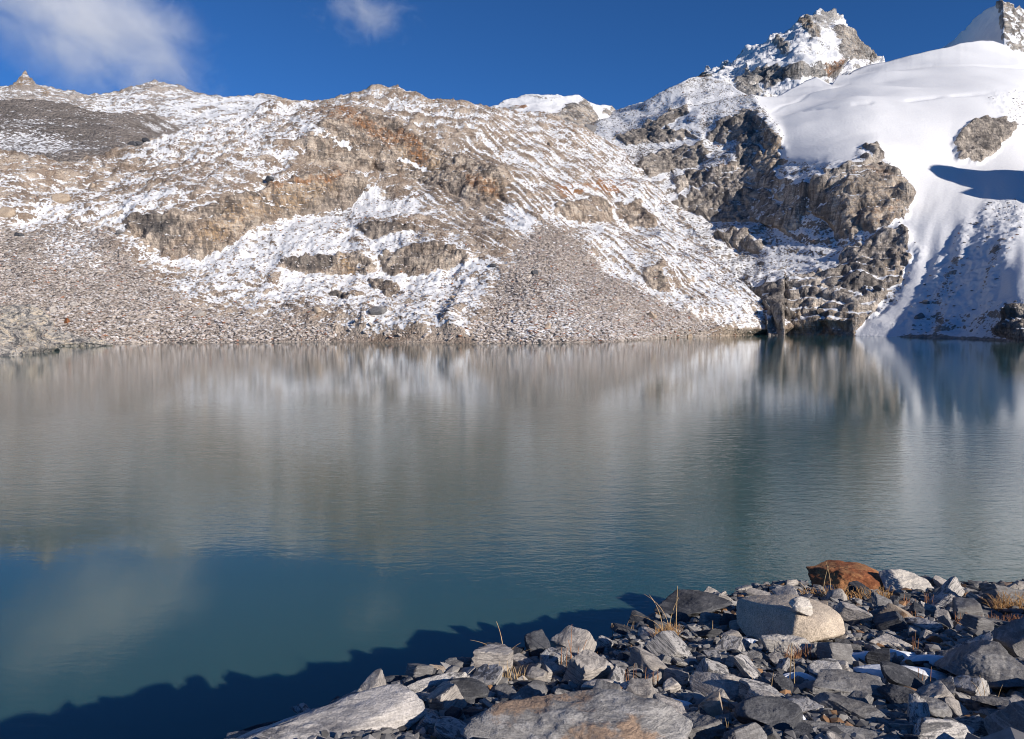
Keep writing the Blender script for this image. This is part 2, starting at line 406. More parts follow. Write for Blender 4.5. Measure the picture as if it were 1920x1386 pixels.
def A_disp(X, Y, P, pm):
    x, y, z = P[..., 0], P[..., 1], P[..., 2]
    fl = flank(X, Y); sc = pm['scree']; cl = pm['cliff']
    big = 4.0*fbm(x/55., y/55., z/55., 2, 1)+1.6*ridged(x/18., y/22., z/18., 3, 2)
    s, d = streak(P, math.radians(32), 1/1.7, 1/24.)
    g = perlin(s+.6*perlin(x/9., y/9., 0, 5), d, 0, 4)*.9+perlin(s*2.2, d*2, 0, 7)*.4
    rough = 1.0*ridged(x/5., y/5., z/5., 3, 8)+.5*ridged(x/1.9, y/1.9, z/1.7, 2, 12)
    lump = .5*ridged(x/3.4, y/3.4, z/3.4, 2, 31)
    # vertical chutes over the lake on the upper left
    ch = perlin(x/5.5+.4*perlin(x/12., y/12., 0, 3), z/40., y/60., 41)*(1-fl)*(1-sc)*(1-cl)
    beds = .9*np.abs(perlin(x/40., y/40., (z+.05*x)/2.2, 51))+1.3*np.abs(perlin(x/4., y/4., z/14., 52))+.7*np.abs(perlin(x/1.7, y/1.7, z/5., 53))
    return big*(1-.55*sc)+fl*(1-cl)*g*.75+rough*(1-.8*sc)*(1-.4*fl)+sc*lump*1.1+ch*1.2+cl*beds
def A_snow(X, Y, P, pm):
    x, y, z = P[..., 0], P[..., 1], P[..., 2]
    fl = flank(X, Y)*(1-pm['cliff'])*(1-pm['scree'])
    s, d = streak(P, math.radians(32), 1/1.7, 1/24.)
    return -.22*fl*(perlin(s+.6*perlin(x/9., y/9., 0, 5), d, 0, 4)+.5*perlin(s*2.2, d*2, 0, 7))+.16*fbm(x/7., y/9., z/7., 3, 61)*(1-.6*pm['scree'])
A_obj, A = layer('hills', rock_mat, -400, 1472, 1.6, A_top, A_shore, A_rtop, None, 290, A_theta, A_disp, A_paint, (10, 6., .5), 1.0, A_snow)
tag(A_obj, 'brown boulder-strewn hillside dusted with snow across the lake', kind='structure')

# ================================================================== mound and far ridge on the left
def flat_theta(v): return lambda X, Y, t: np.full(X.shape, v)+5*fbm(X/60., Y/40., 0, 2, 3)
B_top = crv([(-400, 185), (-100, 188), (0, 191), (60, 194), (120, 199), (180, 208), (240, 211), (290, 222), (330, 238), (360, 252), (400, 275)])
mound_mat = mountain_mat('mound_scree', (.24, .205, .185), (.31, .265, .235), (.26, .23, .21), (.34, .295, .26), .6)
def B_paint(X, Y, P, t):
    s = painter(X, Y, [([(-400, 240), (60, 232), (130, 262), (200, 290), (-400, 330)], .40, 8), ([(0, 270), (80, 275), (120, 300), (0, 305)], .52, 4), ([(260, 235), (320, 236), (330, 246), (280, 244)], .5, 3)], .16, 10, 71)
    dk = painter(X, Y, [([(-400, 180), (180, 205), (210, 300), (-400, 320)], .25, 8)], .0, 10, 72)
    return dict(snow=s, scree=s*0+.85, dark=dk, rust=s*0)
B_disp = lambda X, Y, P, pm: 3*fbm(P[..., 0]/50., P[..., 1]/50., 0, 2, 73)+.7*ridged(P[..., 0]/6., P[..., 1]/6., P[..., 2]/6., 3, 74)
o, B = layer('scree_mound', mound_mat, -400, 400, 1.8, B_top, crv([(-400, 330), (250, 310), (400, 292)]), crv([(-400, 600), (400, 560)]), crv([(-400, 400), (400, 420)]), 90, flat_theta(34.), B_disp, B_paint, (8, 8., .5), 1.0, None, False)
tag(o, 'bare grey-brown scree mound behind the hillside', kind='structure')

C_top = crv([(-400, 172), (-100, 168), (0, 166), (25, 165), (33, 158), (38, 148), (44, 139), (49, 136), (54, 142), (60, 150), (64, 158), (70, 165), (100, 170), (140, 174), (158, 181), (190, 182), (215, 175), (232, 173), (255, 166),
             (265, 162), (285, 158), (292, 155), (310, 163), (345, 168), (352, 172), (380, 180), (420, 187), (460, 186), (480, 182), (520, 187), (560, 194), (620, 200)])
ridge_mat = mountain_mat('far_ridge_rock_and_snow', (.33, .29, .26), (.46, .41, .37), (.38, .33, .30), (.30, .27, .25), .45)
def C_paint(X, Y, P, t):
    s = painter(X, Y, [([(170, 190), (260, 175), (300, 170), (360, 185), (560, 195), (560, 260), (380, 260), (300, 215), (180, 215)], .62, 8), ([(360, 190), (450, 188), (530, 192), (500, 225), (400, 230)], .74, 6),
                       ([(20, 165), (49, 130), (75, 165), (70, 185), (30, 185)], .40, 2), ([(270, 155), (300, 155), (320, 200), (280, 210)], .45, 4)], .48, 8, 81)
    oc = painter(X, Y, [([(30, 165), (49, 133), (66, 160), (60, 172), (40, 170)], .9, 1), ([(75, 170), (90, 172), (90, 188), (78, 186)], .9, 1), ([(215, 172), (235, 172), (235, 182)], .7, 2), ([(280, 160), (300, 160), (300, 172)], .8, 2)], .05, 4, 82)
    return dict(snow=s, ochre=oc, rust=s*0, scree=s*0+.25, cliff=oc*.5)
C_disp = lambda X, Y, P, pm: 4*ridged(P[..., 0]/50., P[..., 1]/50., P[..., 2]/40., 3, 83)+1.4*ridged(P[..., 0]/9., P[..., 1]/9., P[..., 2]/9., 3, 84)
o, CC = layer('far_ridge', ridge_mat, -400, 620, 1.6, C_top, crv([(-400, 260), (300, 262), (620, 235)]), crv([(-400, 860), (620, 760)]), crv([(-400, 640), (300, 640), (620, 560)]), 110, flat_theta(36.), C_disp, C_paint, (8, 12., .6), 1.0, None, False)
tag(o, 'distant rocky ridge with a small pinnacle and snow', kind='structure')

# ================================================================== CLIFFS, GLACIER AND SNOW SLOPE on the right
cliff_mat = mountain_mat('cliff_rock_and_snow', (.32, .285, .255), (.52, .465, .41), (.30, .265, .24), (.22, .20, .185), .8)
D_shore_pts = [(1472, 627), (1540, 628), (1600, 630), (1700, 632), (1800, 635), (1860, 638), (1920, 643), (2000, 644), (2200, 641), (2400, 638)]
def D_bot(x):
    a = np.interp(x, [p[0] for p in D_shore_pts], [p[1] for p in D_shore_pts])
    b = np.minimum(A_top(x)+34, 627)
    return np.where(x > 1472, a, b)
D_top = crv([(1090, 262), (1115, 238), (1150, 214), (1180, 201), (1230, 184), (1270, 168), (1305, 150), (1318, 143), (1330, 150), (1360, 158), (1405, 172), (1430, 178), (1455, 172), (1480, 164), (1510, 153), (1530, 148),
             (1560, 153), (1575, 140), (1600, 128), (1640, 120), (1700, 108), (1740, 97), (1780, 86), (1810, 79), (1840, 75), (1860, 77), (1880, 84), (1900, 95), (1920, 104), (1990, 118), (2050, 200), (2130, 400), (2240, 540), (2400, 600)])
def D_rbot(x):
    hx, hy, T = ray(x, D_bot(x))
    sh = -EYE/np.minimum(T, -.02)
    fl = np.maximum(A_rtop(x)*1.05, 250)
    return np.where(x > 1472, sh, np.where(x > 1440, np.minimum(fl, 262.), fl))
D_rtop = crv([(1090, 560), (1150, 600), (1300, 600), (1420, 600), (1560, 680), (1700, 760), (1840, 830), (1920, 880), (2040, 860), (2120, 600), (2220, 330), (2400, 160)])
D_CLIFFS = [
    ([(1190, 312), (1235, 285), (1290, 268), (1318, 262), (1326, 292), (1300, 318), (1240, 336), (1212, 334)], 1),
    ([(1330, 240), (1378, 215), (1405, 205), (1440, 222), (1466, 262), (1462, 290), (1452, 330), (1420, 322), (1436, 280), (1380, 262), (1330, 265)], 1),
    ([(1180, 285), (1150, 268), (1200, 235), (1290, 195), (1290, 215), (1230, 250), (1300, 245), (1260, 268)], 1),
    ([(1330, 320), (1400, 300), (1450, 320), (1480, 345), (1440, 350), (1350, 345)], 1),
    ([(1265, 375), (1330, 352), (1380, 352), (1440, 354), (1470, 395), (1482, 445), (1440, 430), (1400, 425), (1330, 412), (1290, 400)], 1),
    ([(1490, 385), (1520, 350), (1560, 322), (1640, 300), (1662, 310), (1690, 350), (1698, 392), (1684, 425), (1610, 432), (1565, 436), (1525, 400), (1490, 430)], 1),
    ([(1340, 450), (1390, 440), (1430, 455), (1425, 478), (1370, 470)], 1),
    ([(1410, 545), (1470, 540), (1540, 515), (1600, 490), (1650, 470), (1700, 466), (1712, 482), (1690, 530), (1650, 560), (1650, 590), (1600, 626), (1470, 635), (1440, 590), (1400, 560)], 1),
    ([(1618, 270), (1640, 268), (1655, 285), (1652, 300), (1632, 298)], 1),
    ([(1786, 258), (1810, 238), (1850, 226), (1876, 220), (1898, 244), (1893, 262), (1868, 285), (1825, 305), (1795, 298)], 1),
    ([(1860, 620), (1900, 590), (1990, 560), (2100, 560), (2100, 700), (1920, 645)], 1),
    ([(1640, 440), (1700, 432), (1695, 460), (1640, 462)], 1),
    ([(1436, 350), (1480, 345), (1530, 345), (1520, 395), (1490, 440), (1470, 430), (1475, 395)], 1),
    ([(1270, 336), (1340, 322), (1440, 328), (1500, 340), (1480, 356), (1330, 350), (1262, 362)], 1),
    ([(1395, 262), (1450, 300), (1455, 345), (1400, 335), (1380, 290)], 1),
    ([(1560, 470), (1640, 436), (1700, 440), (1706, 470), (1650, 476), (1590, 492)], 1),
]
D_GLAC = [(1405, 165), (1440, 210), (1472, 262), (1470, 292), (1520, 308), (1600, 300), (1612, 265), (1650, 265), (1664, 300), (1700, 350), (1706, 400), (1690, 430), (1720, 480), (1700, 540), (1660, 590), (1590, 632), (1700, 640), (2500, 800), (2500, -50), (1500, 0)]
def D_terr(X, Y):      # tilted ledges of the cliffs
    q = Y+.16*(X-1500)*np.where(X > 1450, .35, 1.0)*-1*-1+6*fbm(X/70., Y/60., 0, 3, 101)
    return np.sin(q/ 21.*2*math.pi*1.0+2.0*fbm(X/90., Y/50., 0, 2, 102))
def D_theta(X, Y, t):
    a = painter(X, Y, [(D_GLAC, 30., 4)]+[(p, 70., 2) for p, _ in D_CLIFFS], 40.0, 8, 103)
    cl = painter(X, Y, [(p, 1., 2) for p, _ in D_CLIFFS], 0., 8, 103)
    gl = painter(X, Y, [(D_GLAC, 1., 3)], 0., 8, 103)
    low = sstep(470, 500, Y)*sstep(1720, 1660, X)
    led = D_terr(X, Y)
    a = a+np.where(cl > .5, np.where(led > .66, -38, 3)*low, 0)+(1-gl)*(1-cl)*12*led
    # swells of the glacier
    bump = gl*(6*np.sin((Y+.12*(X-1500))/38.)+4*fbm(X/130., Y/60., 0, 2, 105))
    return np.clip(a+bump, 23, 80)
def D_paint(X, Y, P, t):
    cl = painter(X, Y, [(p, 1., 1) for p, _ in D_CLIFFS], 0., 9, 103)
    gl = painter(X, Y, [(D_GLAC, 1., 2)], 0., 8, 103)
    snow = painter(X, Y, [([(1090, 270), (1180, 195), (1320, 140), (1420, 175), (1400, 210), (1300, 240), (1180, 290)], .80, 5),
                          ([(1200, 330), (1480, 430), (1640, 470), (1560, 530), (1400, 560)], .64, 7)], .62, 8, 107)
    snow = snow*(1-gl)+gl*1.25
    rk = painter(X, Y, [([(1600, 632), (1700, 510), (1740, 470), (1700, 440), (1670, 400), (1660, 600)], .64, 6),
                        ([(1700, 610), (1760, 480), (1850, 380), (1920, 375), (1930, 400), (1860, 440), (1800, 560), (1760, 640), (1600, 640)], .72, 7),
                        ([(1820, 560), (1840, 470), (1900, 400), (1930, 400), (1880, 520), (1850, 560)], .64, 5),
                        ([(1690, 630), (1800, 570), (2100, 540), (2100, 700), (1700, 640)], .60, 6),
                        ([(1850, 180), (2100, 150), (2100, 230), (1900, 240)], .74, 4)], 9., 10, 109)
    snow = np.where(rk < 5, rk, snow); snow = blur(snow, 2)
    snow = snow*(1-cl)+cl*.20
    rust = painter(X, Y, [([(1330, 300), (1400, 290), (1400, 340), (1330, 340)], .35, 6), ([(1560, 320), (1660, 310), (1690, 350), (1640, 350)], .45, 5), ([(1600, 390), (1690, 390), (1680, 430), (1600, 430)], .4, 5),
                          ([(1440, 560), (1560, 540), (1560, 560), (1460, 580)], .3, 5)], .1, 8, 110)
    och = painter(X, Y, [([(1405, 215), (1470, 262), (1455, 330), (1420, 310), (1440, 270)], .7, 4), ([(1540, 360), (1600, 340), (1690, 350), (1690, 430), (1560, 436)], .5, 6),
                         ([(1400, 420), (1480, 420), (1470, 445), (1400, 430)], .6, 3), ([(1460, 580), (1600, 580), (1620, 630), (1480, 632)], .55, 5), ([(1650, 480), (1712, 470), (1700, 520), (1650, 540)], .5, 4)], .12, 8, 111)
    dark = painter(X, Y, [([(1195, 310), (1320, 262), (1326, 300), (1240, 336)], .45, 2), ([(1330, 240), (1400, 205), (1420, 240), (1420, 265), (1330, 262)], .55, 4), ([(1150, 280), (1300, 195), (1290, 240), (1220, 275)], .6, 3),
                          ([(1265, 375), (1340, 352), (1440, 354), (1460, 410), (1400, 425), (1330, 412)], .42, 4), ([(1500, 350), (1560, 335), (1560, 420), (1530, 400)], .5, 4),
                          ([(1410, 545), (1470, 560), (1480, 610), (1440, 590)], .8, 3), ([(1560, 490), (1660, 480), (1660, 540), (1600, 560), (1560, 540)], .6, 5),
                          ([(1810, 235), (1880, 222), (1893, 255), (1840, 280)], .45, 3), ([(1870, 625), (1900, 600), (1960, 580), (1960, 650)], .6, 3), ([(1700, 330), (1740, 300), (1690, 350)], .0, 1)], .03, 7, 113)
    dark = np.clip(.75*dark+.2*np.clip(fbm(X/16., Y/34., 0, 3, 114), 0, 1)*cl, 0, 1)
    return dict(snow=snow, rust=rust, ochre=och, dark=dark, cliff=cl, scree=(1-gl)*(1-cl)*.7+gl*(rk < 5)*.5, ks=1.3*(1-gl)+.35*gl*(rk > 5)+.9*gl*(rk < 5), gl=gl, rk=(rk < 5)*1., kc=1-.8*gl*(rk > 5))
def D_disp(X, Y, P, pm):
    x, y, z = P[..., 0], P[..., 1], P[..., 2]; cl = pm['cliff']; gl = pm['gl']; rk = blur(pm['rk'], 3)
    flute = 2.6*np.abs(perlin(x/8., y/8., z/80., 121))+1.5*np.abs(perlin(x/3.4, y/3.4, z/95., 123))+.6*np.abs(perlin(x/1.7, y/1.7, z/60., 124))+(.5+.9*sstep(470, 440, Y))*np.abs(perlin(x/14., y/14., (z+.1*x)/5., 126))
    blocks = .9*fbm(x/16., y/16., z/30., 2, 125)
    led = blur(D_terr(X, Y), 1)
    base = 5*fbm(x/70., y/70., z/70., 2, 127)
    rough = 1.2*ridged(x/9., y/9., z/6., 3, 129)+.45*ridged(x/2.6, y/2.6, z/2.2, 2, 131)
    s, d = streak(P, math.radians(-33), 1/13., 1/110.)
    gul = 1.5*perlin(s+.5*perlin(x/40., y/40., 0, 3), d, 0, 133)*sstep(300, 420, Y)+.9*perlin(s*3, d*3, 0, 135)*sstep(320, 440, Y)
    g2 = 2.2*fbm(x/60., y/60., z/60., 2, 137)+.18*perlin(x/9., y/9., z/9., 139)
    cr = -1.3*np.exp(-((Y-np.interp(X, [1560, 1640, 1750, 1850, 1920], [142, 131, 122, 124, 126]))/1.6)**2)-1.0*np.exp(-((Y-np.interp(X, [1430, 1560, 1700, 1820, 1920], [214, 208, 190, 178, 172]))/2.)**2)*sstep(-.2, .3, perlin(X/40., 0*X, 0, 148))-.6*np.exp(-((Y-np.interp(X, [1440, 1520, 1600], [205, 172, 150]))/1.6)**2)*sstep(1440, 1460, X)*sstep(1600, 1580, X)
    swoop = cr*gl+gul*gl*sstep(1640, 1760, X)
    rgt = sstep(1640, 1760, X)*gl
    return base*(1-.3*gl)*(1-.7*rgt)+(1-gl)*(1-.55*cl)*rough*.65+gl*cl*rough*.8+cl*(flute+blocks-.5*led*sstep(470,500,Y))+gl*g2*(1-.6*rgt)+swoop+rk*gl*rough*.8
def D_snow(X, Y, P, pm):
    x, y, z = P[..., 0], P[..., 1], P[..., 2]
    s, d = streak(P, math.radians(-33), 1/13., 1/110.)
    st = perlin(s*1.7+.5*perlin(x/40., y/40., 0, 3), d*1.5, 0, 141)+.5*perlin(s*4, d*4, 0, 143)
    led = D_terr(X, Y)
    return .26*pm['rk']*st+pm['cliff']*np.where((led > .62)&(fbm(X/26.,Y/10.,0,2,147)>-.05), .34*(.3+.7*sstep(470, 500, Y)), -.04)+.14*fbm(x/9., y/9., z/5., 3, 145)*(1-pm['gl'])
D_obj, D = layer('mountain', cliff_mat, 1090, 2400, 1.7, D_top, D_bot, D_rtop, D_rbot, 330, D_theta, D_disp, D_paint, (10, 14., .6), 1.0, D_snow, hb=60, sil=.25, keep=lambda X, Y: 1.2-.95*painter(X, Y, [(D_GLAC, 1., 6)], 0., 8, 103))
tag(D_obj, 'striped cliffs with snowy ledges below a smooth glacier', kind='structure')

# peak behind the glacier
peak_mat = mountain_mat('peak_rock_and_snow', (.29, .28, .27), (.47, .445, .42), (.30, .265, .24), (.22, .20, .185), .38)
E_top = crv([(1240, 210), (1290, 170), (1330, 142), (1345, 140), (1360, 130), (1378, 128), (1386, 118), (1400, 105), (1420, 94), (1440, 88), (1455, 78), (1462, 72), (1475, 70), (1490, 58), (1500, 50), (1508, 44), (1514, 47),
             (1520, 36), (1535, 30), (1548, 27), (1560, 30), (1570, 34), (1578, 46), (1584, 60), (1592, 70), (1600, 84), (1612, 96), (1624, 108), (1627, 101), (1631, 112), (1640, 120), (1660, 132), (1700, 150)])
def E_paint(X, Y, P, t):
    rock = painter(X, Y, [([(1498, 48), (1514, 46), (1530, 62), (1536, 84), (1520, 80), (1505, 66)], 1., 1), ([(1556, 62), (1580, 50), (1600, 84), (1640, 122), (1590, 126), (1574, 128), (1566, 100)], 1., 2),
        ([(1410, 160), (1425, 140), (1470, 138), (1520, 130), (1560, 122), (1574, 128), (1570, 156), (1540, 150), (1500, 158), (1450, 180), (1415, 172)], 1., 2),
        ([(1450, 88), (1462, 76), (1482, 95), (1484, 116), (1470, 112)], .7, 2), ([(1404, 150), (1412, 120), (1414, 160)], 1, 1), ([(1380, 165), (1412, 150), (1420, 200), (1370, 200)], .8, 3), ([(1300, 160), (1325, 140), (1335, 170), (1310, 190)], .8, 3)], 0., 5, 151)
    snow = .97*(1-rock)+.24*rock; snow = painter(X, Y, [([(1515, 45), (1545, 25), (1575, 40), (1560, 60), (1530, 60)], .50, 2), ([(1350, 130), (1430, 90), (1480, 120), (1550, 110), (1560, 130), (1420, 140)], 1.0, 3)], snow, 4, 152)
    och = painter(X, Y, [([(1498, 48), (1514, 46), (1536, 84), (1505, 66)], .7, 1), ([(1556, 62), (1580, 50), (1600, 84), (1620, 122), (1580, 126)], .3, 2)], .05, 4, 153)
    rust = painter(X, Y, [([(1520, 128), (1574, 122), (1570, 150), (1540, 150)], .6, 2), ([(1300, 150), (1330, 140), (1330, 180)], .5, 2)], 0, 4, 154)
    dk = painter(X, Y, [([(1415, 140), (1500, 138), (1500, 158), (1420, 175)], .35, 2)], .0, 4, 155)
    return dict(snow=snow, cliff=rock, ochre=och, rust=rust, dark=dk)
def E_theta(X, Y, t):
    return painter(X, Y, [([(1410, 160), (1425, 140), (1520, 130), (1574, 128), (1570, 156), (1415, 172)], 72., 2), ([(1556, 62), (1580, 50), (1640, 122), (1574, 128)], 66., 2)], 44., 4, 156)
E_disp = lambda X, Y, P, pm: 7*ridged(P[..., 0]/50.+.3, P[..., 1]/50., P[..., 2]/110., 3, 157)+3.5*ridged(P[..., 0]/22., P[..., 1]/22., P[..., 2]/80., 2, 191)+3.2*ridged(P[..., 0]/14., P[..., 1]/14., P[..., 2]/24., 3, 158)*(.5+pm['cliff'])+1.2*ridged(P[..., 0]/5., P[..., 1]/5., P[..., 2]/5., 2, 159)
def E_snow(X, Y, P, pm): return .16*fbm(P[..., 0]/12., P[..., 1]/12., P[..., 2]/20., 3, 160)
E_rt = crv([(1240, 900), (1400, 980), (1548, 1120), (1640, 1020), (1700, 980)])
o, E = layer('rocky_peak', peak_mat, 1240, 1700, 1.1, E_top, lambda x: np.maximum(D_top(x), E_top(x)+6)+22, E_rt, crv([(1240, 640), (1420, 640), (1560, 760), (1700, 860)]), 170, E_theta, E_disp, E_paint, (10, 14., .9), 1.0, E_snow, False, 20, .3, lambda X, Y: -.12*np.clip(1-np.abs(X-1500)/150., 0, 1)-.03*np.clip(1-np.abs(X-1590)/40., 0, 1), sil=5.5)
tag(o, 'jagged rocky peak half covered with snow behind the glacier', kind='structure')

F_top = crv([(1740, 110), (1775, 84), (1785, 76), (1795, 68), (1810, 54), (1825, 38), (1840, 25), (1855, 15), (1870, 8), (1880, 5), (1890, 9), (1900, 18), (1912, 14), (1925, 16), (1960, 30), (2000, 20), (2100, 60), (2250, 120)])
def F_paint(X, Y, P, t):
    rock = painter(X, Y, [([(1872, 5), (1892, 8), (1925, 30), (2100, 40), (2100, 110), (1890, 96), (1876, 60)], 1., 2)], 0., 4, 161)
    return dict(snow=.95*(1-rock)+.56*rock, cliff=rock, rust=rock*0, ochre=rock*.3)
def F_disp(X, Y, P, pm):
    u = (X-1880)/60.
    wedge = 60*np.clip(1-np.abs(u), 0, 1)             # arete facing the viewer
    return pm['cliff']*5*ridged(P[..., 0]/20., P[..., 1]/20., P[..., 2]/24., 3, 163)+1.5*fbm(P[..., 0]/20., P[..., 1]/20., P[..., 2]/20., 3, 165)
o, FF = layer('snow_peak', peak_mat, 1740, 2250, 1.3, F_top, lambda x: np.maximum(D_top(np.minimum(x, 1990.))+50, 150), crv([(1740, 1250), (1880, 1180), (2250, 1250)]), crv([(1740, 1150), (1880, 1040), (2250, 1100)]), 90, flat_theta(48.), F_disp, F_paint, (10, 14., .9), 1.0, None, False, 8, 1.0, lambda X, Y: -.09*np.clip(1-np.abs(X-(1882-.0*(Y-5)))/90., 0, 1))
tag(o, 'sharp snow pyramid rising behind the glacier', kind='structure')

G_top = crv([(860, 210), (910, 204), (935, 200), (960, 188), (985, 182), (1040, 180), (1045, 178), (1052, 183), (1085, 184), (1100, 195), (1115, 200), (1145, 204), (1160, 212), (1200, 230), (1260, 260)])
def G_paint(X, Y, P, t):
    rock = painter(X, Y, [([(1030, 215), (1090, 192), (1112, 205), (1125, 235), (1110, 250), (1060, 232)], 1., 2), ([(1125, 210), (1150, 205), (1140, 225)], .8, 2), ([(950, 200), (985, 196), (990, 206), (955, 208)], .7, 2)], 0., 5, 171)
    return dict(snow=.80*(1-rock)+.28*rock, cliff=rock, ochre=rock*.4, rust=painter(X, Y, [([(950, 198), (990, 196), (990, 208)], .6, 2)], 0, 4, 172))
G_disp = lambda X, Y, P, pm: 3*ridged(P[..., 0]/40., P[..., 1]/40., P[..., 2]/40., 3, 173)+1.2*ridged(P[..., 0]/9., P[..., 1]/9., P[..., 2]/9., 3, 174)*(.3+pm['cliff'])
o, GG = layer('snowy_knoll', peak_mat, 860, 1260, 1.3, G_top, crv([(860, 250), (1100, 285), (1260, 380)]), crv([(860, 640), (1100, 680), (1260, 760)]), crv([(860, 500), (1260, 600)]), 90, flat_theta(36.), G_disp, G_paint, (8, 12., .6), 1.0, None, False)
tag(o, 'low snow-covered knoll behind the brown hillside', kind='structure')

# added spur, unseen beyond the right edge: shaped to throw the blue shadow on the glacier

# ================================================================== stones lying on the hillside (uncountable) and single boulders
_bm = bmesh.new(); bmesh.ops.create_icosphere(_bm, subdivisions=1, radius=1)
ICO_V = np.array([v.co[:] for v in _bm.verts]); ICO_F = np.array([[v.index for v in f.verts] for f in _bm.faces]); _bm.free()

def stone_field(name, pts, sizes, mat, seed, flat=.75, sink=.15):
    r = np.random.RandomState(seed); n = len(pts)
    V = ICO_V[None]*(1+.35*r.uniform(-1, 1, (n, len(ICO_V), 1)))
    V = V*(sizes[:, None, None]*np.stack([r.uniform(.8, 1.25, n), r.uniform(.7, 1.1, n), r.uniform(.5, .9, n)*flat], -1)[:, None])
    a = r.uniform(0, 6.28, n); c, s = np.cos(a)[:, None], np.sin(a)[:, None]
    x = V[..., 0]*c-V[..., 1]*s; y = V[..., 0]*s+V[..., 1]*c
    tl = r.uniform(-.5, .5, n)[:, None]; z = V[..., 2]+x*tl
    V = np.stack([x, y, z], -1)+pts[:, None]+np.array([0, 0, 1.0])*(sizes*sink)[:, None, None]
    Fc = ICO_F[None]+(np.arange(n)*len(ICO_V))[:, None, None]
    me = raw_mesh(name, V.reshape(-1, 3), Fc.reshape(-1, 3), mat)
    col = me.attributes.new('tone', 'FLOAT_COLOR', 'POINT')
    t = np.repeat(r.uniform(0, 1, (n, 1)), len(ICO_V), 0); t2 = np.repeat(r.uniform(0, 1, (n, 1)), len(ICO_V), 0)
    col.data.foreach_set('color', np.concatenate([t, t2, t*0, t*0+1], 1).astype(np.float32).reshape(-1))
    o = bpy.data.objects.new(name, me); C.objects.link(o); return o

def stone_field_mat(name, c1, c2, rare, dust=.0):
    k = NT(name); t1, t2, _, _ = k.attr('tone')
    col = k.mix(t1, c1, c2); col = k.mix(k.sm(t2, .93, .96), col, rare)
    col = k.scalec(col, k.rng(k.noise(k.pos, 9., 3), .3, .7, .75, 1.2))
    nz = k.n('ShaderNodeSeparateXYZ'); g = k.n('ShaderNodeNewGeometry'); k.t.links.new(g.outputs['Normal'], nz.inputs[0])
    sn = k.sm(k.add(nz.outputs[2], k.mul(k.noise(k.pos, 2., 3), .5)), 1.02, 1.12)
    col = k.mix(k.mul(sn, dust), col, (.84, .85, .88))
    return k.fin(col, .9)

fm1 = stone_field_mat('hillside_stones', (.50, .44, .40), (.30, .255, .225), (.30, .15, .09), .8)
def pick(L, wfun, n, seed):
    r = np.random.RandomState(seed); P = L['P'][2:-3]; w_ = wfun(L['X'][2:-3], L['Y'][2:-3], P, {k: v[2:-3] if not np.isscalar(v) else v for k, v in L['pm'].items()})
    # equal density on the real ground
    e1 = np.linalg.norm(np.diff(P, axis=0, append=P[-1:]), axis=2); e2 = np.linalg.norm(np.diff(P, axis=1, append=P[:, -1:]), axis=2)
    w_ = np.clip(w_, 0, None)*e1*e2; w_ = w_.ravel()/w_.sum()
    i = r.choice(len(w_), n, p=w_); q = P.reshape(-1, 3)[i].copy(); q[:, :2] += r.uniform(-.2, .2, (n, 2))
    return q, r
q, r = pick(A, lambda X, Y, P, pm: pm['scree']*sstep(380, 560, Y)*(X > -60)+.03, 26000, 5)
sz = .16+.34*r.power(.5, len(q))**2*1.0+.05*r.rand(len(q))
sz = sz*(1+.8*np.clip(1-q[:, 2]/14., 0, 1)*r.rand(len(q)))
tag(stone_field('scree', q, sz*1.05, fm1, 9), 'loose grey and tan blocks of the talus fans', kind='stuff')
q, r = pick(A, lambda X, Y, P, pm: (1-pm['scree'])*(1-pm['cliff'])*(X > -60), 11000, 6)
tag(stone_field('rubble', q, .12+.30*r.rand(len(q))**3+.08, stone_field_mat('hill_rubble', (.34, .28, .235), (.20, .16, .13), (.3, .13, .06), .9), 10), 'brown stones poking through thin snow', kind='stuff')
q, r = pick(D, lambda X, Y, P, pm: ((1-pm['gl'])*(1-pm['cliff'])+.5*pm['rk']*(X < 1960))*(X < 1980), 9000, 7)
tag(stone_field('snowy_rubble', q, .18+.5*r.rand(len(q))**3, stone_field_mat('ledge_rubble', (.30, .27, .25), (.14, .13, .125), (.3, .13, .06), .9), 11), 'grey blocks lying in the snow under the cliffs', kind='stuff')

# banded bedrock at the far left shore
k = NT('banded_bedrock'); P = k.pos
wv = k.noise(k.mapv(P, (.30, .30, .55), (.3, .5, 0)), 1.0, 4, .6, 2.6); wf = k.noise(k.mapv(P, (1, 1, 2.2), (.3, .5, 0)), 1.0, 4, .65, 1.5); nf = k.noise(P, 1.3, 4, .65)
col = k.mix(k.sm(wv, .38, .46), (.15, .15, .155), (.52, .48, .44)); col = k.mix(k.mul(k.sm(wv, .53, .57), k.math('SUBTRACT', 1.0, k.sm(wv, .64, .69))), col, (.70, .60, .48))
col = k.mix(k.mul(k.sm(wf, .52, .6), .7), col, (.09, .09, .10)); col = k.mix(k.sm(nf, .62, .68), col, (.27, .14, .08))
oc_m = k.fin(col, .85, k.bump(k.add(wf, k.add(wv, nf)), .9, 1.0))
oc_paint = lambda X, Y, P, t: dict(snow=X*0)
oc_disp = lambda X, Y, P, pm: 1.5*ridged(P[..., 0]/9., P[..., 1]/9., P[..., 2]/6., 3, 181)+.5*ridged(P[..., 0]/2.5, P[..., 1]/2.5, P[..., 2]/1.6, 3, 183)
o, _ = layer('bedrock_outcrop', oc_m, -400, 104, 1.3, crv([(-400, 600), (-60, 606), (0, 614), (30, 612), (60, 618), (80, 634), (95, 648), (104, 656)]), crv([(-400, 672), (0, 668), (40, 666), (104, 657.5)]), crv([(-400, 150), (60, 140), (104, 134)]), None, 60, flat_theta(45.), oc_disp, oc_paint, (6, 1.5, .8), .7, None)
tag(o, 'cream and black banded bedrock at the waterline, nearest hump of the far left shore', 'rock outcrop')
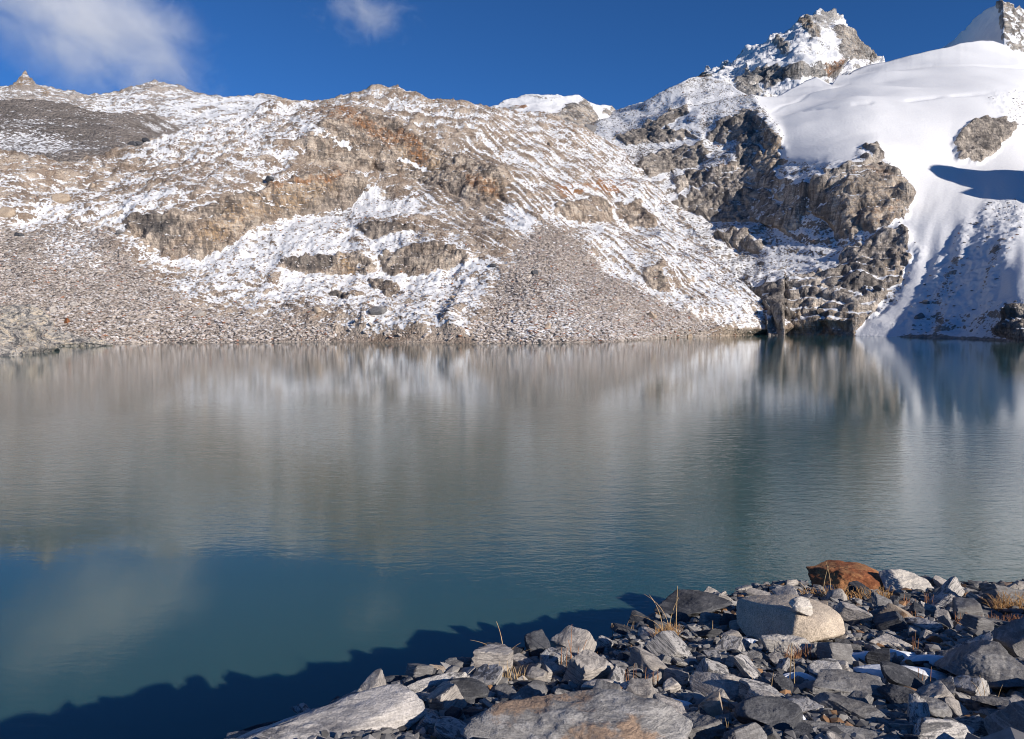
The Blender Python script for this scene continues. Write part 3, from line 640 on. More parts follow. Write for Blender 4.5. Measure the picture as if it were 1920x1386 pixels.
o, _ = layer('bedrock_outcrop', oc_m, -400, 212, 1.3, crv([(-400, 560), (0, 577), (45, 574), (72, 578), (90, 592), (104, 606), (118, 624), (150, 633), (180, 638), (212, 646)]), crv([(-400, 652), (212, 648.5)]), crv([(-400, 172), (110, 168), (160, 163), (212, 160)]), None, 80, flat_theta(48.), oc_disp, oc_paint, (6, 1.5, .8), .7, None)
tag(o, 'grey folded bedrock with rust stains rising behind the banded waterline hump', 'rock outcrop')

# ================================================================== LAKE
k = NT('lake_water'); P = k.pos
w1 = k.noise(k.mapv(P, (.75, 1.9, 1), (0, 0, .14)), 1.15, 3, .55, .3)
w2 = k.noise(k.mapv(P, (1.0, 2.6, 1), (0, 0, -.22)), 3.4, 3, .55, .2)
w3 = k.noise(k.mapv(P, (.6, 1.2, 1), (0, 0, .3)), .16, 2, .5)
calm = k.noise(P, .030, 3, .5)                     # patches of stronger and weaker breeze
h = k.add(k.mul(w1, 1.0), k.mul(w2, .55))
sy = k.n('ShaderNodeSeparateXYZ'); k.t.links.new(P, sy.inputs[0]); yy = k.add(sy.outputs[1], k.add(k.mul(k.noise(P, .09, 3), 26.), k.mul(sy.outputs[0], .35)))
band = k.mul(k.sm(yy, 26., 34.), k.math('SUBTRACT', 1.0, k.mul(k.sm(yy, 42., 75.), .85)))      # the breeze ruffles a belt off the bank
b = k.bump(h, k.add(.085, k.mul(band, k.rng(calm, .40, .60, .22, .52))), .026)
k.b.inputs['IOR'].default_value = 1.42
k.b.inputs['Subsurface Weight'].default_value = 1.0; k.b.inputs['Subsurface Radius'].default_value = (.25, .6, .7); k.b.inputs['Subsurface Scale'].default_value = .8      # silt-laden water scatters the light
k.fin(k.mix(k.sm(w3, .35, .65), (.046, .108, .104), (.052, .116, .110)), .02, b, .5)
def water():
    n = 40; V = []; xs = np.linspace(-1500, 1500, n)
    g = np.stack([*np.meshgrid(xs, xs), np.zeros((n, n))], -1)
    o = grid_mesh('lake', g, k.m); return tag(o, 'rippled turquoise glacial lake reflecting the mountains', kind='structure')
water()

# ================================================================== GROUND where the photographer stands
def _brow(px, py):          # the bank's edge as seen, laid on the sloping plane of the bank
    hx, hy, T = ray(px, py); R_ = 1.62/(-T-.238*hy); return (float(hx*R_), float(hy*R_))
BROW = np.array([(-14, -20), (-8, -8), (-5, -1), (-3.0, 3.0)]+[_brow(x_, y_) for x_, y_ in ((440, 1388), (640, 1322), (760, 1284), (880, 1258), (1000, 1240), (1130, 1216), (1205, 1168), (1250, 1140), (1380, 1112), (1500, 1093), (1700, 1090), (1920, 1097))]+[(14, 12), (24, 10), (60, 0)], float)
def brow_dist(x, y):
    """signed distance to the brow, positive on the lake side"""
    x = np.asarray(x, float); y = np.asarray(y, float); d = np.full(np.broadcast(x, y).shape, 1e9); sg = np.ones_like(d)
    for a_, b_ in zip(BROW[:-1], BROW[1:]):
        ab = b_-a_; t = np.clip(((x-a_[0])*ab[0]+(y-a_[1])*ab[1])/(ab@ab), 0, 1)
        ex = x-a_[0]-t*ab[0]; ey = y-a_[1]-t*ab[1]; q = np.hypot(ex, ey)
        cr = ab[0]*(y-a_[1])-ab[1]*(x-a_[0]); m = q < d-1e-9
        d = np.where(m, q, d); sg = np.where(m, np.sign(cr), sg)
    return d*sg
def gz(x, y):
    x = np.asarray(x, float); y = np.asarray(y, float)
    d = brow_dist(x, y)
    pl = EYE-1.62-.238*np.clip(y, -3, 30)+.05*np.clip(-y-3, 0, 40)
    pl = pl-.02*np.clip(-x-1, 0, 50)
    fall = np.where(d > 0, d*.95, 0)
    return pl-fall+.10*fbm(x/1.6, y/1.6, 0, 3, 201)+.03*perlin(x/.35, y/.35, 0, 203)
k = NT('dark_gravel'); n1 = k.noise(k.pos, 3, 4); n2 = k.noise(k.pos, 30, 4, .7); v = k.vor(k.pos, 22)
col = k.mix(k.sm(n1, .4, .6), (.045, .042, .040), (.095, .082, .068)); col = k.mix(k.sm(n2, .55, .65), col, (.17, .15, .135))
gm = k.fin(col, .95, k.bump(k.add(v.outputs['Distance'], n2), .9, .04))
gx = np.concatenate([np.linspace(-60, -4, 30)[:-1], np.linspace(-4, 14, 460), np.linspace(14, 70, 30)[1:]])
gy = np.concatenate([np.linspace(-50, 1, 30)[:-1], np.linspace(1, 18, 430), np.linspace(18, 40, 20)[1:]])
GX, GY = np.meshgrid(gx, gy)
g_ = grid_mesh('ground', np.stack([GX, GY, np.maximum(gz(GX, GY), -6)], -1), gm); tag(g_, 'dark gravelly shore bank strewn with rocks', kind='structure')

def hit(px, py):
    """where the sight line of the photograph's pixel meets the bank"""
    hx, hy, T = ray(px, py); hx, hy, T = float(hx), float(hy), float(T)
    R = np.linspace(2.2, 20, 1600); z = EYE+T*R; g = gz(hx*R, hy*R)
    i = int(np.argmax(z <= g))
    if z[i] > g[i]: i = int(np.argmin(z-g))
    return np.array([hx*R[i], hy*R[i], g[i]]), R[i]*math.sqrt(1+T*T)

def project(p):
    p = np.asarray(p, float); v = p-np.array([0, 0, EYE]); c, s = math.cos(PITCH), math.sin(PITCH)
    f = v[..., 1]*c-v[..., 2]*s; u = v[..., 1]*s+v[..., 2]*c
    return W0/2+F*v[..., 0]/f, H0/2-F*u/f, f

# ------------------------------------------------------------------ rocks
_ico = {}
def ico(sub):
    if sub not in _ico:
        bm = bmesh.new(); bmesh.ops.create_icosphere(bm, subdivisions=sub, radius=1)
        _ico[sub] = (np.array([v.co[:] for v in bm.verts]), np.array([[v.index for v in f.verts] for f in bm.faces])); bm.free()
    return _ico[sub]
def rock_shape(seed, sub=4, planes=None, nrand=11, dims=(1, 1, 1), rough=.05, strata=0.0, saxis=(.3, .2, 1), sharp=30, sfreq=9., fit=True):
    r = np.random.RandomState(seed); D0, Fc = ico(sub)
    pl = [(np.array(n_, float)/np.linalg.norm(n_), d_) for n_, d_ in (planes or [])]
    for _ in range(nrand):
        n_ = r.normal(size=3); n_ /= np.linalg.norm(n_); pl.append((n_, r.uniform(.62, 1.0)))
    acc = np.full(len(D0), np.exp(-sharp*1.35))
    for n_, d_ in pl:
        c = D0@n_; rr = np.where(c > .08, d_/np.maximum(c, .08), 9); acc = acc+np.exp(-sharp*np.minimum(rr, 9))
    rad = -np.log(acc)/sharp
    V = D0*rad[:, None]
    s = seed*1.7
    V = V*np.array(dims)
    L = max(dims); q = V/L
    nz = rough*L*(fbm(q[:, 0]*2.2+s, q[:, 1]*2.2, q[:, 2]*2.2, 3, 3)+.4*ridged(q[:, 0]*6+s, q[:, 1]*6, q[:, 2]*6, 3 if sub > 4 else 1, 5)-.2)
    if strata:
        ax = np.array(saxis, float); ax /= np.linalg.norm(ax)
        u = q@ax+.08*fbm(q[:, 0]*1.6+s, q[:, 1]*1.6, q[:, 2]*1.6, 2, 9)
        nz = nz+strata*L*(ridged(u*sfreq, s, 0, 3, 7)-.5)
    V = V+D0*nz[:, None]
    if fit:
        lo, hi = V.min(0), V.max(0); V = (V-(lo+hi)/2)/(hi-lo)
    return V, Fc
def rock_mat(name, c1, c2, band=None, bscale=9., baxis=(0, 0, 1), bamt=.7, spots=None, spot_lo=.6, sc=1.0, speck=.25, bumpy=.6, wide=.5):
    """bands follow the rock's own layers, in its own coordinates"""
    k = NT(name); tc = k.n('ShaderNodeTexCoord').outputs['Object']; oi = k.n('ShaderNodeObjectInfo').outputs['Random']
    off = k.n('ShaderNodeVectorMath', operation='ADD'); k.put(off.inputs[0], tc)
    cmb = k.n('ShaderNodeCombineXYZ'); k.put(cmb.inputs[0], k.mul(oi, 13.)); k.put(cmb.inputs[1], k.mul(oi, 7.)); k.t.links.new(cmb.outputs[0], off.inputs[1]); v = off.outputs[0]
    n1 = k.noise(v, 2.2*sc, 4, .6); n2 = k.noise(v, 14*sc, 4, .7); n3 = k.noise(v, 70*sc, 2, .7)
    col = k.mix(k.sm(n1, .35, .65), c1, c2)
    h = k.add(k.mul(n1, .5), k.add(k.mul(n2, .35), k.mul(n3, .12)))
    if band:
        rot = Vector(baxis).to_track_quat('Z', 'Y').inverted().to_euler()
        wv = k.noise(k.mapv(v, (1, 1, 9), tuple(rot)), bscale*.18, 4, .62, 1.1)
        bm_ = k.sm(wv, .5, .5+.22*wide)
        fine = k.noise(k.mapv(v, (1, 1, 14), tuple(rot)), bscale*.5, 3, .6, .6)
        col = k.mix(k.mul(bm_, bamt), col, band); col = k.mix(k.mul(k.sm(fine, .54, .62), bamt*.6), col, band)
        h = k.add(h, k.add(k.mul(wv, .5), k.mul(fine, .4)))
    if spots: col = k.mix(k.sm(k.add(n1, k.mul(n2, .35)), spot_lo, spot_lo+.12), col, spots)
    col = k.scalec(col, k.rng(n3, .3, .7, 1-speck, 1+speck)); col = k.scalec(col, k.rng(n2, .3, .7, .85, 1.12))
    col = k.scalec(col, k.rng(oi, 0, 1, .88, 1.1))
    return k.fin(col, .86, k.bump(h, bumpy, .05/sc), .25)
M = {
 'pale': rock_mat('pale_gneiss', (.54, .49, .44), (.38, .345, .315), (.15, .14, .14), 9, (.4, .2, 1), .7),
 'grey': rock_mat('grey_gneiss', (.215, .205, .20), (.135, .13, .13), (.38, .37, .36), 8, (.2, .5, 1), .45),
 'dark': rock_mat('dark_schist', (.075, .077, .086), (.042, .044, .052), (.19, .19, .195), 8, (.5, .2, 1), .35),
 'banded': rock_mat('banded_gneiss', (.58, .545, .51), (.42, .40, .385), (.085, .085, .09), 15, (.3, .4, 1), .85, wide=.35),
 'tan': rock_mat('tan_granite', (.46, .37, .28), (.37, .30, .235), None, spots=(.25, .16, .10), spot_lo=.72),
 'granite': rock_mat('granite', (.50, .42, .33), (.42, .35, .28), None, speck=.4, bumpy=.5, spots=(.30, .24, .19), spot_lo=.80),
 'rust': rock_mat('rusty_rock', (.26, .095, .04), (.15, .05, .028), None, spots=(.34, .16, .07), spot_lo=.62),
 'quartz': rock_mat('white_quartz_rock', (.62, .57, .50), (.48, .44, .40), (.27, .26, .25), 8, (1, .2, .3), .5),
 'slab': rock_mat('streaked_slab', (.50, .47, .45), (.20, .19, .19), (.64, .60, .56), 11, (-.55, -.3, 1), .75, sc=.9),
 'gneiss_big': rock_mat('lichened_gneiss', (.34, .325, .31), (.17, .165, .165), (.46, .44, .42), 14, (1, .1, .6), .7, spots=(.33, .235, .17), spot_lo=.68),
}
def rock_obj(name, V, Fc, mat, loc, size, rotz=0, tilt=(0, 0)):
    me = raw_mesh(name, V*np.array(size), Fc, M[mat], smooth=True)
    try: me.set_sharp_from_angle(angle=math.radians(38))
    except Exception: pass
    o = bpy.data.objects.new(name, me); C.objects.link(o)
    o.location = loc; o.rotation_euler = (tilt[0], tilt[1], rotz); return o
SPOTS = []      # where the named rocks stand: x, y, radius
def hero(kind, label, px, pyb, wpx, hpx, mat, seed, depth=.8, rotz=0, tilt=(0, 0), cat='rock', group=None, edge=False, **kw):
    """base centre seen at (px, pyb), wpx wide and hpx high in the photograph"""
    p, dist = hit(px, pyb-hpx*.2)
    zf = (lambda x, y: EYE-1.66-.238*y) if edge else (lambda x, y: float(gz(x, y)))      # EDGE: lies on the brow itself, its foot in the bank
    if edge:
        hx_, hy_, T_ = ray(px, pyb-hpx*.2); R0 = float(1.66/(-T_-.238*hy_)); p = np.array([float(hx_)*R0, float(hy_)*R0, EYE+float(T_)*R0]); dist = R0*math.sqrt(1+float(T_)**2)
    dep = math.atan2(EYE-p[2], math.hypot(p[0], p[1])); tot = hpx/F*dist
    w_ = wpx/F*dist; dp = min(w_*depth, .72*tot/math.sin(dep)); ht = math.sqrt(tot**2-(dp*math.sin(dep))**2)/math.cos(dep)
    V, Fc = rock_shape(seed, kw.pop('sub', 6), **kw)
    d2 = np.array([p[0], p[1]]); d2 = d2/np.linalg.norm(d2)
    for _ in range(4):
        best = None
        for R_ in np.linspace(dist*.4, dist*1.4, 400):
            c_ = d2*R_; z_ = zf(*c_)+ht*.34; e = abs(project((c_[0], c_[1], z_))[1]-(pyb-hpx*.5))
            if best is None or e < best[0]: best = (e, c_, z_)
        _, c, z = best
        dist = float(np.linalg.norm([c[0], c[1], z-EYE])); dep = math.asin((EYE-z)/dist); tot = hpx/F*dist; w_ = wpx/F*dist
        dp = min(w_*depth, .72*tot/math.sin(dep)); ht = math.sqrt(tot**2-(dp*math.sin(dep))**2)/math.cos(dep)
    rz = rotz-math.atan2(d2[0], d2[1]); cz_, sz_ = math.cos(rz), math.sin(rz); S3 = np.array([w_, dp, ht])
    for _ in range(5):
        Q = V*S3; Wd = np.stack([Q[:, 0]*cz_-Q[:, 1]*sz_+c[0], Q[:, 0]*sz_+Q[:, 1]*cz_+c[1], Q[:, 2]+z], -1)
        ux, uy, _f = project(Wd); S3[0] *= wpx/(ux.max()-ux.min()); S3[1:] *= hpx/(uy.max()-uy.min())
        cc = (uy.max()+uy.min())/2-(pyb-hpx*.5); c = c+d2*cc/F*dist/math.sin(dep); z = zf(*c)+S3[2]*.34
    w_, dp, ht = S3
    o = rock_obj(kind, V, Fc, mat, (0, 0, 0), (w_, dp, ht), rz, tilt)
    o.location = (c[0], c[1], z); tag(o, label, cat, group)
    SPOTS.append((c[0], c[1], max(w_, dp)*.46, px, pyb-hpx*.5, label)); return o
hero('boulder', 'big grey-white streaked slab leaning by the water at the bottom edge', 618, 1460, 380, 178, 'slab', 11, .9, .0, cat='boulder', edge=True,
     planes=[((-.50, -.30, .85), .55), ((.55, -.75, .25), .62), ((.9, .1, .1), .75), ((-.2, .9, .3), .8)], nrand=5, dims=(1.5, 1, .8), strata=.022, saxis=(-.5, -.3, 1), sfreq=14)
hero('boulder', 'large rounded grey boulder with brown patches at the bottom edge', 1085, 1505, 430, 215, 'gneiss_big', 23, .8, .0, cat='boulder',
     planes=[((-.35, -.6, .75), .72), ((.6, -.35, .8), .75), ((0, 0, 1), .8), ((0, -1, .1), .8)], nrand=4, dims=(1.4, 1, .8), rough=.06, strata=.018, saxis=(1, .1, .6), sfreq=16)
gr = hero('boulder', 'cream granite boulder with a shadowed flat face topped by a small stone', 1478, 1222, 205, 108, 'granite', 31, .85, .0, cat='boulder',
     planes=[((-.80, -.52, .18), .26), ((.30, -.93, .12), .72), ((-.45, .1, .9), .70), ((.1, .1, 1), .84), ((.6, 0, .75), .90), ((.95, -.2, .2), .92), ((.7, -.7, .3), .90), ((.6, -.5, -.6), .8)], nrand=0, dims=(1.2, 1, 1.0), rough=.03, sharp=18)
hero('boulder', 'rust-red boulder with dry grass at its foot by the lake', 1597, 1122, 180, 72, 'rust', 42, .8, 0, cat='boulder',
     planes=[((-.7, -.6, .3), .55), ((.2, -.9, .35), .62), ((.1, 0, 1), .66), ((-.5, 0, .8), .7)], nrand=4, dims=(1.3, 1, .8), rough=.06)
hero('boulder', 'white quartz-veined rock beside the rust-red boulder', 1700, 1126, 110, 62, 'quartz', 53, .9, 0, cat='boulder',
     planes=[((.7, -.4, .6), .5), ((-.5, -.7, .4), .6)], nrand=5, dims=(1.3, 1, .8), rough=.06, strata=.02)
hero('boulder', 'dark blue-grey boulder alone at the brow above the water', 1300, 1158, 148, 54, 'dark', 64, .8, 0, cat='boulder',
     planes=[((-.3, -.5, .8), .6), ((.5, -.3, .8), .7)], nrand=5, dims=(1.5, 1, .6), rough=.05, strata=.02, saxis=(.2, 0, 1))
hero('boulder', 'wide grey boulder with an undercut base near the snow patches', 1845, 1300, 200, 100, 'grey', 75, .8, 0, cat='boulder',
     planes=[((-.45, -.75, .55), .6), ((.2, -.6, .8), .66), ((-.3, -.6, -.6), .6)], nrand=4, dims=(1.5, 1, .75), rough=.05)
hero('boulder', 'speckled blue-grey boulder cut off by the lower corner of the picture', 1915, 1440, 150, 130, 'grey', 86, .9, 0, cat='boulder', nrand=7, dims=(1.2, 1, 1), rough=.04)
hero('rock', 'blocky white stone propped against the granite boulder', 1472, 1240, 98, 52, 'quartz', 97, .5, 0, planes=[((0, -1, .3), .6), ((0, 0, 1), .6)], nrand=6, dims=(1.6, 1, .9), rough=.06)
hero('rock', 'pyramid-shaped pale boulder with one dark flank below the granite boulder', 1352, 1325, 122, 66, 'pale', 108, .8, 0,
     planes=[((-.6, -.55, .6), .38), ((.45, -.7, .55), .45), ((.1, .7, .6), .5)], nrand=2, dims=(1.4, 1, .9), rough=.03, sharp=26)
hero('rock', 'flat-topped layered grey slab below the granite boulder', 1585, 1320, 140, 66, 'grey', 119, .8, .2, planes=[((.1, -.35, 1), .5), ((0, -1, .1), .7)], nrand=5, dims=(1.5, 1, .6), rough=.04, strata=.03, saxis=(.1, -.2, 1))
hero('rock', 'layered grey rock with a shadowed front beside the layered slab', 1590, 1365, 150, 70, 'grey', 121, .6, -.2, planes=[((.5, -.2, .9), .5), ((-.2, -1, .1), .6)], nrand=5, dims=(1.5, 1, .8), rough=.04, strata=.03, saxis=(.4, 0, 1))
hero('rock', 'pale flat-topped block on the snow right of the granite boulder', 1669, 1222, 82, 34, 'pale', 130, .7, .1, planes=[((0, -.2, 1), .5), ((0, -1, .2), .6)], nrand=6, dims=(1.6, 1, .8))
hero('rock', 'upright dark block edged with snow among the snow patches', 1646, 1260, 48, 48, 'dark', 141, .8, .3, planes=[((0, 0, 1), .6), ((-.3, -1, 0), .6), ((.9, -.2, 0), .6)], nrand=2, dims=(1, 1, 1.1), rough=.03, sharp=26)
hero('rock', 'small brick-red stone perched among grey rocks', 1753, 1212, 34, 20, 'rust', 152, .8, 0, nrand=8, dims=(1.4, 1, .8), sub=4)
hero('rock', 'long grey slab along the bottom edge under the layered rocks', 1600, 1405, 240, 55, 'grey', 163, .5, .05, planes=[((0, -.3, 1), .5), ((0, -1, .1), .7)], nrand=5, dims=(2.2, 1, .6), strata=.03)
hero('rock', 'white and black striped rock at the bottom edge', 1765, 1410, 120, 66, 'banded', 174, .8, .4, planes=[((.4, -.6, .6), .5)], nrand=6, dims=(1.3, 1, .9), strata=.03, saxis=(1, .2, .3))
hero('rock', 'mottled dark rock with orange stain near the layered slab', 1690, 1340, 96, 58, 'dark', 185, .8, -.3, planes=[((.3, -.8, .5), .6)], nrand=6, dims=(1.3, 1, .9))
hero('rock', 'log-like pale slab lying behind the streaked slab', 820, 1300, 118, 40, 'banded', 196, .45, .35, planes=[((0, -.4, 1), .55), ((0, -1, .2), .6)], nrand=5, dims=(2.2, 1, .7), strata=.03)
hero('rock', 'dark shadowed block between the two big bottom boulders', 868, 1330, 100, 60, 'dark', 207, .8, 0, planes=[((-.2, -.8, .5), .6)], nrand=6, dims=(1.3, 1, .8))
hero('rock', 'white triangular stone standing between the two big bottom boulders', 873, 1322, 42, 32, 'pale', 218, .5, .2, planes=[((-.6, -.2, .6), .4), ((.6, -.3, .6), .4)], nrand=3, dims=(1.2, .8, 1), sub=4)
hero('rock', 'pointed blue-grey rock leaning over the dark water', 720, 1310, 80, 44, 'dark', 229, .8, .5, edge=True, planes=[((-.5, -.3, .7), .5)], nrand=6, dims=(1.4, 1, .8), strata=.03)
hero('rock', 'low dark slab at the water, leftmost of the shore rocks', 500, 1380, 130, 34, 'dark', 231, .7, .2, edge=True, planes=[((-.1, -.2, 1), .5)], nrand=6, dims=(1.8, 1, .5), strata=.03)
hero('rock', 'rough grey rock in deep shadow behind the rounded bottom boulder', 1310, 1400, 110, 66, 'grey', 242, .8, .2, nrand=8, dims=(1.3, 1, .9))
hero('rock', 'dark rounded rock with a white end by thin stalks', 1440, 1380, 130, 76, 'dark', 253, .8, .0, planes=[((.3, -.4, .9), .6)], nrand=6, dims=(1.4, 1, .8))
hero('rock', 'two-toned grey block at the bottom edge beside a pale patch', 1395, 1420, 84, 66, 'grey', 264, .8, .5, nrand=8, dims=(1.1, 1, 1))
hero('rock', 'bright cream block left of the pyramid-shaped boulder', 1258, 1310, 40, 40, 'pale', 275, .8, .2, nrand=8, dims=(1, .9, 1.1), sub=5)
hero('rock', 'smooth pale cobble half buried behind the rounded bottom boulder', 1125, 1305, 72, 32, 'pale', 286, .8, .2, nrand=4, dims=(1.5, 1, .7), sub=5, rough=.03)
hero('rock', 'flat dark slab lying on the snow patch', 1690, 1275, 60, 22, 'dark', 297, .8, -.2, planes=[((0, -.1, 1), .4)], nrand=6, dims=(1.6, 1, .5), sub=5)
hero('rock', 'folded pale rock jutting up beside the snow patch', 1553, 1290, 66, 56, 'banded', 308, .8, .7, planes=[((-.4, -.3, .8), .5)], nrand=6, dims=(1.1, 1, 1), strata=.03, sub=5)
hero('rock', 'bluish split rock in shadow near the lower corner', 1745, 1350, 80, 46, 'grey', 319, .8, .3, nrand=8, dims=(1.4, 1, .8), strata=.03, sub=5)
hero('rock', 'long low pale-grey rock beneath the undercut boulder', 1880, 1345, 130, 40, 'grey', 320, .7, .1, nrand=7, dims=(1.8, 1, .6), strata=.02, sub=5)
hero('rock', 'brown-patched white boulder at the far end of the bank', 1893, 1140, 80, 30, 'tan', 331, .8, .1, nrand=7, dims=(1.8, 1, .8), sub=5)
hero('rock', 'tan folded block standing on the skyline of the bank', 1833, 1142, 46, 32, 'pale', 342, .8, .1, nrand=7, dims=(1.2, 1, .9), sub=5)
# the small stone on the granite boulder
bpy.context.view_layer.update()
def top_of(o, px):
    mw = np.array(o.matrix_world); V = np.array([v.co[:] for v in o.data.vertices]); Wd = V@mw[:3, :3].T+mw[:3, 3]
    hx, hy, _ = ray(px, 1120); X = Wd[:, 0]/Wd[:, 1]*float(hy)/float(hx)
    m = np.abs(X-1) < .02; i = np.argmax(np.where(m, Wd[:, 2], -99)); return Wd[i]
tp = top_of(gr, 1511); 
dd_ = float(np.linalg.norm(tp-np.array([0, 0, EYE])))
V, Fc = rock_shape(401, 5, nrand=8, dims=(1.3, 1, .9))
o = rock_obj('rock', V, Fc, 'quartz', (tp[0], tp[1], tp[2]+.45*27/F*dd_), (40/F*dd_, 34/F*dd_, 29/F*dd_), .3)
tag(o, 'small white stone balanced on top of the granite boulder', 'rock')

# ------------------------------------------------------------------ snow lying between the rocks
k = NT('shore_snow'); snow_m = k.fin(k.mix(k.sm(k.noise(k.pos, 6, 3), .4, .6), (.80, .82, .86), (.88, .89, .91)), .7, k.bump(k.noise(k.pos, 9, 4), .5, .03))
SNOWS = []
def snow_patch(px, py, wpx, hpx, label, seed):
    p, dist = hit(px, py); a_ = wpx/F*dist*.5; dep = math.atan2(EYE-p[2], math.hypot(p[0], p[1])); b_ = hpx/F*dist*.5/math.sin(dep+.2)
    SNOWS.append((p[0], p[1], a_, b_))
    n = 40; th = np.linspace(0, 2*math.pi, 72, endpoint=False); rr_ = np.linspace(0, 1, n)[:, None]
    rad = 1+.28*fbm(np.cos(th)*1.6+seed, np.sin(th)*1.6, 0, 3, seed)
    x = p[0]+a_*rr_*rad*np.cos(th); y = p[1]+b_*rr_*rad*np.sin(th)
    z = gz(x, y)+.10*np.sqrt(np.clip(1-rr_**2, 0, 1))-.035+.012*fbm(x/.2, y/.2, 0, 2, seed)
    P_ = np.stack([x, y, z], -1); P_ = np.concatenate([P_, P_[:, :1]], 1)
    tag(grid_mesh('snow_patch', P_, snow_m), label, None, None, 'stuff')
for i, (px, py, w_, h_, lab) in enumerate([(1690, 1262, 130, 46, 'largest snow patch between the dark blocks'), (1640, 1232, 120, 24, 'thin snow patch right of the granite boulder'), (1888, 1200, 66, 28, 'snow patch behind the undercut boulder'),
    (1745, 1240, 80, 22, 'snow streak before the undercut boulder'), (1310, 1372, 60, 34, 'snow pocket beside the rounded bottom boulder'), (1490, 1350, 34, 60, 'snow pocket beside the dark rounded rock'), (855, 1376, 70, 40, 'blue-shadowed snow between the two big bottom boulders'),
    (1240, 1322, 90, 22, 'snow strip behind the rounded bottom boulder'), (1405, 1208, 46, 18, 'snow pocket left of the granite boulder'), (1590, 1300, 60, 26, 'snow on the layered slab rocks'), (1500, 1276, 60, 18, 'thin snow below the granite boulder')]):
    snow_patch(px, py, w_*1.15, h_, lab, 800+i)

# ------------------------------------------------------------------ the many loose rocks of the bank
rr = np.random.RandomState(77)
VAR = []
for i in range(20):
    dm = [(1.5, 1, .6), (1.2, 1, .75), (1.9, 1, .42), (1.15, 1, .9)][i % 4]
    rq = np.random.RandomState(550+i); bx = []
    for ax_ in range(3):
        for sg_ in (-1, 1):
            v_ = rq.uniform(-.28, .28, 3); v_[ax_] = sg_; bx.append((v_, rq.uniform(.55, .75)))
    V, Fc = rock_shape(500+i, 4, planes=bx, nrand=[4, 3, 5, 2][i % 4], dims=dm, rough=.03, strata=[.012, 0, .02, 0][i % 4], sharp=[40, 55, 45, 60][i % 4], fit=False)
    V = (V-(V.min(0)+V.max(0))/2)/(V.max(0)-V.min(0)).max()
    me = {}
    for mt in ('pale', 'grey', 'dark', 'banded', 'tan'):
        m_ = raw_mesh('loose_rock', V, Fc, M[mt], True)
        try: m_.set_sharp_from_angle(angle=math.radians(35))
        except Exception: pass
        me[mt] = m_
    VAR.append((me, V.max(0)-V.min(0), ['angular', 'blocky', 'slabby', 'chunky'][i % 4]))
LAND = [(s_[0], s_[1], s_[3], n_) for s_, n_ in ((q_, nm_) for q_ in SPOTS for key, nm_ in (
    ('big grey-white streaked', 'the streaked slab'), ('large rounded grey', 'the rounded bottom boulder'), ('cream granite', 'the granite boulder'), ('rust-red boulder with', 'the rust-red boulder'),
    ('white quartz-veined', 'the white quartz-veined rock'), ('dark blue-grey boulder', 'the dark boulder at the brow'), ('wide grey boulder', 'the undercut boulder'), ('speckled blue-grey', 'the corner boulder'),
    ('pyramid-shaped', 'the pyramid-shaped boulder'), ('flat-topped layered', 'the layered slab'), ('pale flat-topped', 'the pale flat-topped block'), ('upright dark', 'the upright dark block'),
    ('small brick-red', 'the brick-red stone'), ('white and black striped', 'the striped rock'), ('log-like', 'the log-like slab'), ('smooth pale cobble', 'the smooth pale cobble'),
    ('dark rounded rock', 'the dark rounded rock'), ('bright cream block', 'the bright cream block'), ('brown-patched', 'the brown-patched boulder')) if q_[5].startswith(key))]
placed = [(s_[0], s_[1], s_[2]*.85) for s_ in SPOTS]; loose = []
tries = 0
while len(loose) < 262 and tries < 60000:
    tries += 1
    px, py = rr.uniform(430, 1935), rr.uniform(1095, 1400)
    hx, hy, T = ray(px, py)
    p, dist = hit(px, py)
    if not (2.2 < dist < 17) or brow_dist(p[0], p[1]) > .25: continue
    frac = len(loose)/262.
    s_px = 58*(1-frac)**1.8+20+rr.uniform(-4, 6); s_ = s_px/F*dist*(.75+.5*(py-1095)/300.)
    s_ = min(max(s_, .10), .6)
    if brow_dist(p[0], p[1]) > -.7 and px > 1200: s_ = min(s_, .26)
    if any(((p[0]-a_)/c_)**2+((p[1]-b_)/d_)**2 < 1.0 for a_, b_, c_, d_ in SNOWS): continue
    if any((p[0]-a_)**2+(p[1]-b_)**2 < (c_+s_*.36)**2 for a_, b_, c_ in placed): continue
    placed.append((p[0], p[1], s_*.36)); loose.append((p, s_, dist, px, py))
buckets = {}
for j, (p, s_, dist, px, py) in enumerate(loose):
    me, ext, shp = VAR[rr.randint(len(VAR))]
    tone = rr.choice(['pale', 'grey', 'dark', 'banded', 'tan'], p=[.36, .18, .20, .21, .05])
    o = bpy.data.objects.new('loose_rock', me[tone]); C.objects.link(o)
    o.scale = (s_, s_*rr.uniform(.8, 1.1), s_*rr.uniform(.75, 1.05))
    o.rotation_euler = (rr.uniform(-.5, .5), rr.uniform(-.5, .5), rr.uniform(0, 6.28))
    o.location = (p[0], p[1], p[2]+s_*ext[2]*.26)
    qx = [((p[0]-l_[0])**2+(p[1]-l_[1])**2, l_) for l_ in LAND]; dq, l_ = min(qx, key=lambda e: e[0])
    dx, dy = p[0]-l_[0], p[1]-l_[1]
    rel = ('behind' if dy > 0 else 'in front of') if abs(dy) > abs(dx)*.8 else ('right of' if dx > 0 else 'left of')
    tw = {'pale': 'pale', 'grey': 'mid-grey', 'dark': 'dark slate', 'banded': 'black-and-white banded', 'tan': 'tan'}[tone]
    buckets.setdefault((tw, shp, rel, l_[3]), []).append((dq, o))
ORD = ['', 'second ', 'third ', 'fourth ', 'fifth ', 'sixth ', 'seventh ', 'eighth ', 'ninth ', 'tenth ']
